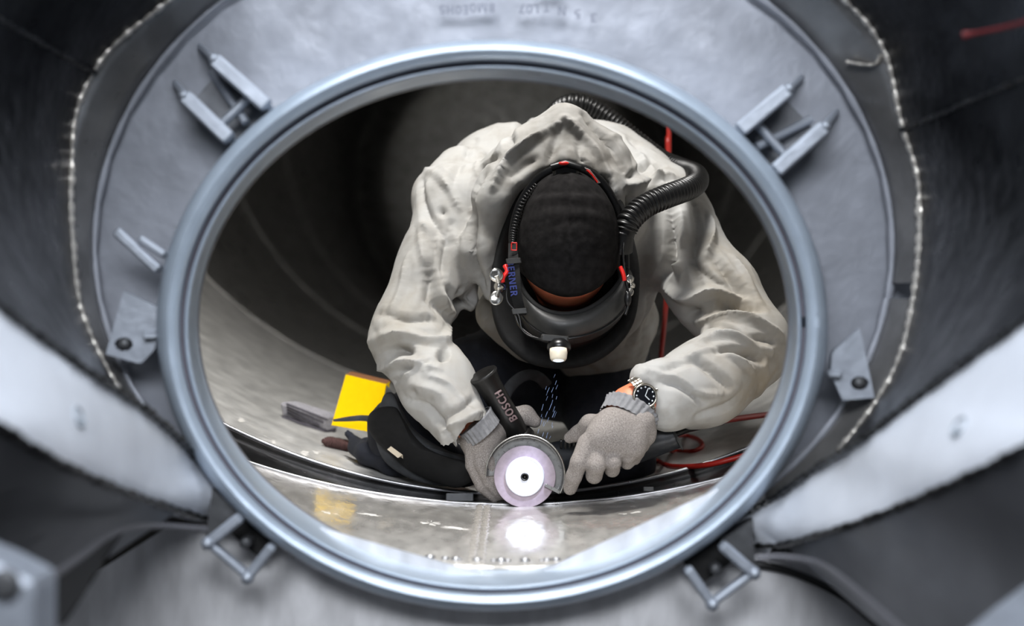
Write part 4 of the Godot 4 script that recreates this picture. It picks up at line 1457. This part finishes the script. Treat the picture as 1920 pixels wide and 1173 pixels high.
	m.grid([sl, sr, sr_back(sr), sr_back(sl)], false, true)
	var st := part(t, "lettered_strap", m, mats.pad_black)
	var from := P(961, 474, d - 0.003); var to := P(972, 566, d - 0.003)
	var along := (to - from).normalized()
	var up := Vector3(0, 0, 1).cross(along).normalized()
	var tx := write_on(st, "BERNER", px(13, d), (from + to) / 2.0 - up * px(6.5, d), along, up, mats.letter_blue, 0.0, 0.0012)
	m = MB.new()
	var lc := P(964, 462, d + 0.004)
	for q in [[-1, -1, 1, -1], [1, -1, 1, 1], [1, 1, -1, 1], [-1, 1, -1, -1]]:
		m.tube(PackedVector3Array([lc + Vector3(q[0] * 0.0042, q[1] * 0.006, 0), lc + Vector3(q[2] * 0.0042, q[3] * 0.006, 0)]), 0.0009, 6)
	part(st, "red_mark", m, mats.red_plastic, false, "red outline mark above the blue letters")
	for q in [[957, 489], [968, 583]]:
		m = MB.new(); m.box(P(q[0] + 6, q[1], d - 0.003), Basis(Vector3(px(14, d), 0.001, 0), Vector3(-0.001, px(5, d), 0), Vector3(0, 0, 0.003)), 0.001)
		part(st, "buckle", m, mats.brow_grey, true)
	# red lever and wing nuts at both hinges
	m = MB.new(); m.tube(spline(pts([[947, 498, 2.29], [951, 508, 2.284], [944, 520, 2.282], [944, 534, 2.284]]), 5), func(q): return px(5.0 - 2.0 * q, 2.29), 8)
	part(t, "red_lever", m, mats.red_plastic, false, "bright red lever by the left hinge")
	m = MB.new(); m.tube(spline(pts([[1163, 500, 2.30], [1168, 512, 2.296], [1171, 526, 2.296]]), 5), px(4, 2.3), 8)
	part(t, "red_lever", m, mats.red_plastic, false, "dark red lever by the right hinge")
	wing_nut(t, [937, 537], 2.28, 1.35)
	wing_nut(t, [1184, 535], 2.31, 0.8)
	# thin lead along the left side down to the lamp
	m = MB.new(); m.tube(spline(pts([[950, 540, 2.29], [952, 565, 2.285], [972, 590, 2.28], [978, 615, 2.275], [990, 628, 2.27], [1010, 634, 2.262]]), 6), px(1.6, 2.28), 6); part(t, "lamp_lead", m, mats.rubber_black)
	m = MB.new(); m.tube(spline(pts([[966, 590, 2.29], [975, 612, 2.285], [1000, 632, 2.27], [1030, 640, 2.255]]), 6), px(5, 2.28), 8, true, 0.4); part(t, "side_strap", m, mats.plastic_black)
	m = MB.new(); m.tube(spline(pts([[1172, 440, 2.33], [1168, 480, 2.315], [1174, 530, 2.305], [1180, 560, 2.305], [1172, 590, 2.30]]), 6), px(5, 2.3), 8, true, 0.5); part(t, "side_strap", m, mats.plastic_black)
	m = MB.new(); m.ball(P(1177, 560, 2.30), Basis.from_scale(Vector3(px(7, 2.3), px(14, 2.3), 0.006)), 8, 12); part(t, "hinge_cover", m, mats.rubber_black)
	# head lamp clipped under the brow
	var l := thing("head_lamp", "small ivory head lamp in a black mount under the mask brow", "lamp", P(1047, 672, 2.245))
	m = MB.new(); m.box(P(1040, 634, 2.25), Basis(Vector3(px(26, 2.25), -0.002, 0), Vector3(0.001, px(6, 2.25), 0), Vector3(0, 0, 0.006)), 0.002); part(l, "clip", m, mats.brow_grey, true)
	m = MB.new(); m.lathe(P(1048, 650, 2.25), Vector3(0, -1, 0.25), [[0.0001, -0.012], [0.012, -0.012], [0.0185, -0.004], [0.019, 0.004], [0.014, 0.008], [0.0001, 0.008]], 20); part(l, "mount", m, mats.plastic_black)
	m = MB.new(); m.lathe(P(1047, 658, 2.238), Vector3(0, -1, 0.25), [[0.0001, -0.004], [0.0135, -0.004], [0.0142, 0.003], [0.013, 0.012], [0.0105, 0.0155], [0.0001, 0.016]], 22); part(l, "cap_ring", m, mats.ivory)
	m = MB.new(); m.ball(P(1047, 675, 2.232), Basis.from_scale(Vector3(0.0085, 0.003, 0.0085)), 8, 14); part(l, "lens", m, mats.lamp_lens)
	var sp := SpotLight3D.new()
	sp.name = "head_lamp_source"
	sp.position = P(1046, 690, 2.215)
	sp.basis = Basis.looking_at((P(984, 893, 2.305) - sp.position).normalized(), Vector3(0, 0, 1))
	sp.light_color = Color(0.86, 0.90, 1.0); sp.light_energy = 0.12; sp.spot_angle = 12.0; sp.spot_angle_attenuation = 0.6
	sp.spot_range = 3.0; sp.spot_attenuation = 2.0; sp.light_size = 0.008; sp.shadow_enabled = true
	add_child(sp)

func sr_back(a: PackedVector3Array) -> PackedVector3Array:
	var o := PackedVector3Array()
	for p in a: o.append(p + Vector3(0, 0, -0.002))
	return o

func wing_nut(t: Node3D, at: Array, d: float, s: float) -> void:
	var c := P(at[0], at[1], d)
	var m := MB.new()
	var ax := Vector3(-0.75, 0.15, 0.6).normalized()
	m.lathe(c, ax, [[0.0001, -0.004 * s], [0.007 * s, -0.004 * s], [0.0055 * s, 0.005 * s], [0.003 * s, 0.006 * s], [0.0001, 0.006 * s]], 16)
	for k in [-1, 1]:
		var tip := c + Vector3(-0.004, 0.0135 * k, 0.006) * s
		m.ball(tip, Basis(Vector3(0.95, 0.25 * k, -0.1).normalized() * 0.0085 * s, Vector3(-0.3, 0.95 * k, 0.2).normalized() * 0.0088 * s, Vector3(0.25, 0, 0.95) * 0.0022 * s), 8, 12)
		m.tube(PackedVector3Array([c, tip]), 0.0035 * s, 8)
	part(t, "wing_nut", m, mats.chrome)

func breathing_hose() -> void:
	var path := spline(pts([[1040, 215, 2.78], [1054, 202, 2.76], [1076, 194, 2.74], [1104, 200, 2.74], [1140, 222, 2.74], [1190, 262, 2.74], [1240, 300, 2.71], [1282, 318, 2.66], [1304, 328, 2.58], [1306, 342, 2.50], [1288, 354, 2.43], [1250, 368, 2.385], [1210, 386, 2.36], [1180, 414, 2.34], [1168, 446, 2.335]]), 26)
	# even steps, then ribs
	var even := PackedVector3Array()
	var step := 0.0011
	var left := 0.0
	for i in path.size() - 1:
		var l := path[i].distance_to(path[i + 1])
		while left < l:
			even.append(path[i].lerp(path[i + 1], left / l)); left += step
		left -= l
	var n := even.size()
	var t := thing("breathing_hose", "black ribbed breathing hose looping over the shoulder to the mask", "hose", even[n - 1])
	var m := MB.new()
	var pitch := 0.0084
	m.tube(even, func(q):
		var s: float = q * n * step
		return 0.0160 + 0.0048 * pow(absf(sin(PI * s / pitch)), 0.8) * (1.0 if q < 0.985 else 0.3), 28)
	part(t, "ribbed_tube", m, mats.hose_black)
	m = MB.new()
	m.tube(PackedVector3Array([even[n - 14], even[n - 1], P(1166, 470, 2.345)]), 0.0175, 20)
	part(t, "end_sleeve", m, mats.rubber_black)

func watch() -> void:
	var c := P(1209, 742, 2.222)
	var t := thing("wristwatch", "steel wristwatch with dark blue dial on the bare wrist above the glove", "watch", c)
	var ax := Vector3(0.22, 0.12, 1.0).normalized()        # dial normal
	var up := Vector3(-0.38, 0.75, 0).normalized()          # twelve o'clock
	up = (up - ax * up.dot(ax)).normalized()
	var rt := up.cross(ax)
	var m := MB.new()
	m.lathe(c, ax, [[0.0001, -0.008], [0.0185, -0.008], [0.0205, -0.004], [0.0205, 0.0005], [0.019, 0.003], [0.0175, 0.0032], [0.0168, 0.0018]], 40)
	part(t, "case", m, mats.watch_steel)
	m = MB.new(); m.lathe(c, ax, [[0.0170, 0.0017], [0.0001, 0.0018]], 40)
	var dial := part(t, "dial", m, mats.watch_dial)
	for k in 12:
		var a := TAU * k / 12.0
		var p := c + (up * cos(a) + rt * sin(a)) * 0.0138 + ax * 0.0021
		m = MB.new()
		m.ball(p, Basis(rt * 0.0013, up * 0.0013, ax * 0.0004), 6, 8)
		part(dial, "hour_mark", m, mats.watch_mark)
	for h in [[50.0, 0.0135, 0.0008], [160.0, 0.009, 0.0011]]:
		var a: float = deg_to_rad(h[0])
		m = MB.new(); m.tube(PackedVector3Array([c + ax * 0.0026, c + (up * cos(a) + rt * sin(a)) * h[1] + ax * 0.0026]), h[2] * 0.7, 6)
		part(dial, "hand", m, mats.watch_mark)
	m = MB.new(); m.tube(PackedVector3Array([c + rt * 0.0205, c + rt * 0.0235]), 0.0024, 10); part(t, "crown", m, mats.watch_steel)
	# link bracelet round the wrist
	for s in [-1, 1]:
		for k in 7:
			var a: float = (0.46 + 0.17 * k) * s
			var p := c - ax * 0.021 + (up * sin(a) * 1.28 + ax * cos(a)) * 0.0245
			var tn := (up * cos(a) * 1.28 - ax * sin(a)).normalized()
			var nn := rt.cross(tn)
			for w in [-1, 0, 1]:
				m = MB.new()
				m.box(p + rt * w * 0.0056 - ax * 0.001, Basis(rt * 0.0026, tn * 0.0020, nn * 0.0014), 0.0005)
				part(t, "link", m, mats.watch_steel, true)

# ------------------------------------------------------------------ grinder
func grinder() -> void:
	var d := 2.318
	var c := P(984, 893, d)
	var t := thing("angle_grinder", "black angle grinder with pink-grey disc, steel guard and lettered side handle", "grinder", P(984, 946, d))
	var ax := Vector3(-0.03, 0.05, 1.0).normalized()
	# gear head and motor body running off to the right
	var m := MB.new()
	m.tube(spline(PackedVector3Array([c + Vector3(0, 0, -0.012), c + Vector3(0, 0.004, -0.035), c + Vector3(0.002, 0.008, -0.065)]), 4), func(q): return 0.036 - 0.008 * absf(q - 0.4), 24)
	part(t, "gear_head", m, mats.tool_black)
	m = MB.new()
	var axis := spline(PackedVector3Array([c + Vector3(0.0, 0.012, -0.05), P(1060, 858, 2.36), P(1130, 850, 2.335), P(1180, 838, 2.315), P(1235, 822, 2.30), P(1262, 815, 2.295), P(1268, 813, 2.294)]), 8)
	m.tube(axis, func(q): return (0.027 + 0.004 * sin(q * 5.0)) if q < 0.93 else 0.029 * sqrt(maxf(0.05, 1.0 - pow((q - 0.93) / 0.075, 2.0))), 28)
	var body := part(t, "motor_body", m, mats.tool_blue_black)
	for k in 5:
		m = MB.new()
		m.box(P(1052 + k * 8, 832 + k * 0.5, 2.333), Basis(Vector3(0.0018, 0, 0), Vector3(0, 0.007, 0.003), Vector3(0, -0.001, 0.003)), 0.0008)
		part(body, "vent_rib", m, mats.tool_black, true)
	# side handle, flared end
	var h0 := P(972, 816, 2.378); var h1 := P(905, 700, 2.345)
	var hx := (h1 - h0).normalized(); var hl := h0.distance_to(h1)
	m = MB.new()
	m.lathe(h0, hx, [[0.0001, -0.01], [0.017, -0.01], [0.019, 0.0], [0.0195, hl * 0.1], [0.0205, hl * 0.2], [0.0195, hl * 0.5], [0.0205, hl * 0.8], [0.0225, hl * 0.93], [0.0245, hl * 0.97], [0.0245, hl], [0.022, hl * 1.01], [0.018, hl * 0.995], [0.0001, hl * 0.995]], 32)
	var handle := part(t, "side_handle", m, mats.tool_black)
	m = MB.new(); m.lathe(h0, hx, [[0.0250, hl * 0.972], [0.0254, hl * 0.985], [0.0250, hl * 0.998]], 32); part(handle, "end_flange", m, mats.brow_grey)
	m = MB.new(); m.lathe(h0, hx, [[0.024, -0.012], [0.026, -0.006], [0.024, 0.002], [0.019, 0.004]], 24); part(handle, "collar", m, mats.tool_black)
	var face := (CAM - h0).normalized(); face = (face - hx * face.dot(hx)).normalized()
	var up := face.cross(hx)
	var mid := h0.lerp(h1, 0.50)
	write_on(handle, "BOSCH", 0.0135, mid + face * 0.0203 - up * 0.0065, hx, up, mats.letter_faded, 0.0205)
	# guard: half shell with a rolled lip; open below
	var x0 := Vector3.RIGHT; x0 = (x0 - ax * x0.dot(ax)).normalized()
	var g := c + P(985, 888, d) - P(984, 893, d)
	m = MB.new()
	m.lathe(g, ax, [[0.020, -0.010], [0.058, -0.010], [0.0615, -0.009], [0.063, -0.006], [0.0632, 0.010], [0.0645, 0.0115], [0.0650, 0.010], [0.0648, -0.007], [0.062, -0.0115], [0.020, -0.0115]], 60, x0, deg_to_rad(-28), deg_to_rad(184))
	part(t, "guard", m, mats.guard_steel)
	m = MB.new()
	var e := []
	for k in 50:
		var a := deg_to_rad(lerpf(-28, 184, k / 49.0))
		e.append(g + (x0 * cos(a) + ax.cross(x0) * sin(a)) * 0.0642 + ax * 0.011)
	m.tube(PackedVector3Array(e), 0.0014, 8)
	part(t, "guard_lip", m, mats.chrome)
	m = MB.new()
	var a0 := deg_to_rad(-28)
	var rad := (x0 * cos(a0) + ax.cross(x0) * sin(a0))
	m.box(g + rad * 0.050, Basis(rad * 0.014, ax.cross(rad) * 0.0025, ax * 0.009), 0.001)
	part(t, "guard_end", m, mats.guard_steel, true)
	# disc, clamping flange, spindle
	m = MB.new(); m.lathe(c, ax, [[0.0001, -0.003], [0.0500, -0.003], [0.0505, -0.0015], [0.0505, 0.0005], [0.0495, 0.0015], [0.036, 0.0018], [0.031, 0.0010], [0.0001, 0.0010]], 64); var disc := part(t, "grinding_disc", m, mats.disc_grit)
	m = MB.new(); m.lathe(c, ax, [[0.0325, 0.0008], [0.0322, 0.0045], [0.031, 0.0062], [0.0295, 0.0066], [0.0285, 0.0058], [0.0275, 0.0055], [0.012, 0.0062], [0.0075, 0.0066], [0.0065, 0.0066]], 56); part(disc, "flange", m, mats.disc_hub)
	m = MB.new(); m.lathe(c, ax, [[0.0066, 0.0066], [0.0062, 0.0085], [0.0038, 0.0085], [0.0034, 0.002], [0.0001, 0.002]], 24); part(disc, "spindle", m, mats.tool_black)
	sparks()

func sparks() -> void:
	var rng := RandomNumberGenerator.new(); rng.seed = 17
	var t := thing("metal_dust", "bluish flecks of metal dust in the air below the head lamp", "dust", P(1030, 740, 2.32), "", "stuff")
	var m := MB.new()
	for i in 32:
		var q := pow(rng.randf(), 0.8)
		var p := P(lerpf(1044, 1018, q) + rng.randf_range(-14, 14), lerpf(690, 835, q) + rng.randf_range(-8, 8), 2.36 + rng.randf_range(-0.04, 0.04))
		var l := rng.randf_range(0.004, 0.012)
		var dir := Vector3(-0.35 + rng.randf_range(-0.15, 0.15), -1, rng.randf_range(-0.3, 0.3)).normalized()
		m.tube(PackedVector3Array([p, p + dir * l]), rng.randf_range(0.00014, 0.00026), 4)
	part(t, "flecks", m, mats.spark_glow, true)

# ------------------------------------------------------------------ cables and clutter
func floor_y(x: float, d: float) -> float:
	var y := R_TANK - sqrt(R_TANK * R_TANK - x * x)
	if d > 2.4: y += 0.11 * pow(minf(absf(x), 0.7), 2) * clampf((4.6 - d) / 2.14, 0, 1)
	return y

# a point of the tank floor on the line of sight, lifted by e
func on_floor(x: float, y: float, e := 0.0) -> Vector3:
	var d := 1.85
	var best := P(x, y, 2.46)
	for i in 1200:
		var p := P(x, y, d)
		if p.y <= floor_y(p.x, d) + e: return p
		best = p
		d += 0.003
	return best

func cables() -> void:
	var a := [P(1262, 816, 2.30), P(1285, 806, 2.32), P(1318, 797, 2.36), P(1352, 789, 2.42)]
	var t := thing("power_cable", "red power cable in a black sleeve leaving the grinder to the right", "cable", a[3])
	var m := MB.new(); m.tube(spline(PackedVector3Array(a), 6), func(q): return px(5.5 + 3.0 * q, 2.35), 12); part(t, "sleeve", m, mats.rubber_black)
	m = MB.new(); m.tube(spline(PackedVector3Array([P(1345, 790, 2.41), P(1400, 782, 2.5), P(1450, 776, 2.6), P(1520, 770, 2.75), on_floor(1640, 740, 0.005)]), 8), px(5.8, 2.42), 12); part(t, "sheath", m, mats.cable_red)
	var b := [on_floor(1216, 856, 0.006) + Vector3(0, 0.0, 0.0)]
	var loop1 := spline(PackedVector3Array([P(1225, 836, 2.46), on_floor(1262, 845, 0.004), on_floor(1300, 845, 0.004), on_floor(1317, 835, 0.004), on_floor(1306, 822, 0.004), on_floor(1284, 816, 0.006), P(1262, 817, 2.62), P(1235, 822, 2.62)]), 8)
	t = thing("red_lead", "loop of red lead lying on the tank floor beside the grinder grip", "cable", loop1[20])
	m = MB.new(); m.tube(loop1, px(4.5, 2.6), 12); part(t, "sheath", m, mats.cable_red)
	var run := spline(PackedVector3Array([P(1200, 850, 2.5), on_floor(1232, 864, 0.004), on_floor(1262, 874, 0.004), on_floor(1320, 872, 0.004), on_floor(1380, 858, 0.004), on_floor(1430, 840, 0.004), on_floor(1500, 806, 0.004)]), 8)
	t = thing("red_lead", "red lead sweeping across the tank floor below the loop", "cable", run[20])
	m = MB.new(); m.tube(run, px(5.0, 2.55), 12); part(t, "sheath", m, mats.cable_red)
	var hang := spline(PackedVector3Array([Vector3(0.33, 2.72, -3.1), P(1254, 150, 3.1), P(1252, 260, 3.1), P(1254, 400, 3.1), P(1250, 540, 3.05), P(1246, 600, 3.0), P(1240, 660, 3.0), P(1236, 700, 2.98), on_floor(1230, 800, 0.005)]), 8)
	t = thing("hanging_hose", "red hose hanging from above behind the worker's shoulder", "hose", hang[hang.size() - 1])
	m = MB.new(); m.tube(hang, px(4.5, 3.0), 12); part(t, "sheath", m, mats.cable_red)

func clutter() -> void:
	# yellow card box leaning behind the knee
	var t := thing("yellow_box", "bright yellow card box leaning on the tank wall behind the knee", "box", P(660, 806, 2.72))
	var m := MB.new()
	m.slab(pts([[648, 702, 2.80], [724, 720, 2.80], [706, 812, 2.70], [621, 797, 2.70]]), Vector3(0.006, 0.004, -0.022), 0.0008)
	part(t, "card_body", m, mats.card_yellow, true)
	m = MB.new()
	m.slab(pts([[650, 700.5, 2.803], [725, 718.5, 2.803], [724, 721, 2.8], [649, 703, 2.8]]), Vector3(0.006, 0.004, -0.024), 0.0002)
	part(t, "torn_edge", m, mats.card_brown, true, "torn brown top edge of the yellow box")
	t = thing("grey_bag", "limp dark grey strap and flap in front of the yellow box", "bag", P(690, 800, 2.66))
	m = MB.new()
	var top := spline(pts([[624, 786, 2.67], [650, 781, 2.66], [676, 778, 2.65], [700, 779, 2.62]]), 5); var low := spline(pts([[625, 790, 2.67], [652, 790, 2.66], [678, 789, 2.65], [700, 792, 2.62]]), 5)
	m.grid([top, low, sr_back(low), sr_back(top)], false, true)
	part(t, "strap", m, mats.pad_grey)
	m = MB.new()
	m.slab(pts([[724, 722, 2.68], [734, 735, 2.64], [745, 770, 2.6], [735, 800, 2.58], [712, 800, 2.62], [718, 760, 2.66]]), Vector3(0, 0, -0.012), 0.003)
	part(t, "flap", m, mats.pad_grey)
	# fleece pad
	var c := on_floor(580, 800, 0.0)
	t = thing("abrasive_pad", "blurred grey fleece pad lying left of the yellow box", "pad", c)
	var x := (on_floor(620, 818, 0) - on_floor(536, 790, 0)) / 2.0
	var z := Vector3(0.012, 0.0, -0.045)
	m = MB.new(); m.box(c + Vector3(-0.002, 0.021, -0.02), Basis(x, z * 0.75, Vector3(-0.002, 0.017, 0.006)), 0.006); part(t, "fleece", m, mats.fleece_grey)
	m = MB.new(); m.box(c + Vector3(-0.002, 0.005, -0.012), Basis(x * 0.97, z * 0.75, Vector3(0, 0.005, 0.002)), 0.003); part(t, "sole", m, mats.fleece_dark)
	for k in 4:
		m = MB.new()
		var s := c + Vector3(0, 0.030 - 0.006 * k, 0.021 - 0.003 * k)
		m.tube(PackedVector3Array([s - x * 0.95 + Vector3(0, 0.004, 0.002), s + x * (0.9 - 0.2 * k) + Vector3(0, -0.003 * k, 0)]), 0.0022, 6)
		part(t, "fold", m, mats.fleece_dark)
	# brown rope end
	c = on_floor(630, 832, 0.01)
	t = thing("rope_end", "reddish brown twisted rope end under the yellow box", "rope", c)
	m = MB.new()
	var path := PackedVector3Array()
	var e0 := on_floor(604, 826, 0.01); var e1 := on_floor(700, 845, 0.012)
	for i in 80: path.append(e0.lerp(e1, i / 79.0))
	m.tube(path, func(q): return (0.010 + 0.0018 * sin(q * 150.0)) * minf(1.0, 0.35 + q * 6.0), 16)
	part(t, "twisted_cord", m, mats.rope_brown)
	# dark shoe tip of the folded leg
	t = thing("dark_pouch", "slack charcoal cloth pouch on the floor left of the knee pad", "pouch", on_floor(700, 870, 0))
	var f := Field.new(Vector3(-0.32, 0.0, -2.72), Vector3(-0.12, 0.12, -2.44), 0.005)
	fchain(f, [[668, 838, 2.62, 17], [690, 850, 2.58, 21], [735, 868, 2.54, 22], [790, 885, 2.52, 14]], 0.012)
	fc(f, [652, 812, 2.64, 7], [690, 850, 2.6, 10], 0.01)
	m = MB.new(); f.skin(m)
	part(t, "cloth", m, mats.navy_cloth)
	# steel shims in the open joint
	for q in [[862, 932, 26, 7, "small grey steel shim in the open joint left of the disc"], [1216, 917, 10, 4, "tiny pale steel shim in the open joint right of the gloved hand"]]:
		var p := P(q[0], q[1], 2.40)
		t = thing("steel_shim", q[4], "shim", p)
		m = MB.new(); m.box(p, Basis(Vector3(px(q[2], 2.4), 0, 0), Vector3(0, px(q[3], 2.4), -0.003), Vector3(0, 0.001, 0.003)), 0.001); part(t, "block", m, mats.gusset_dark, true)
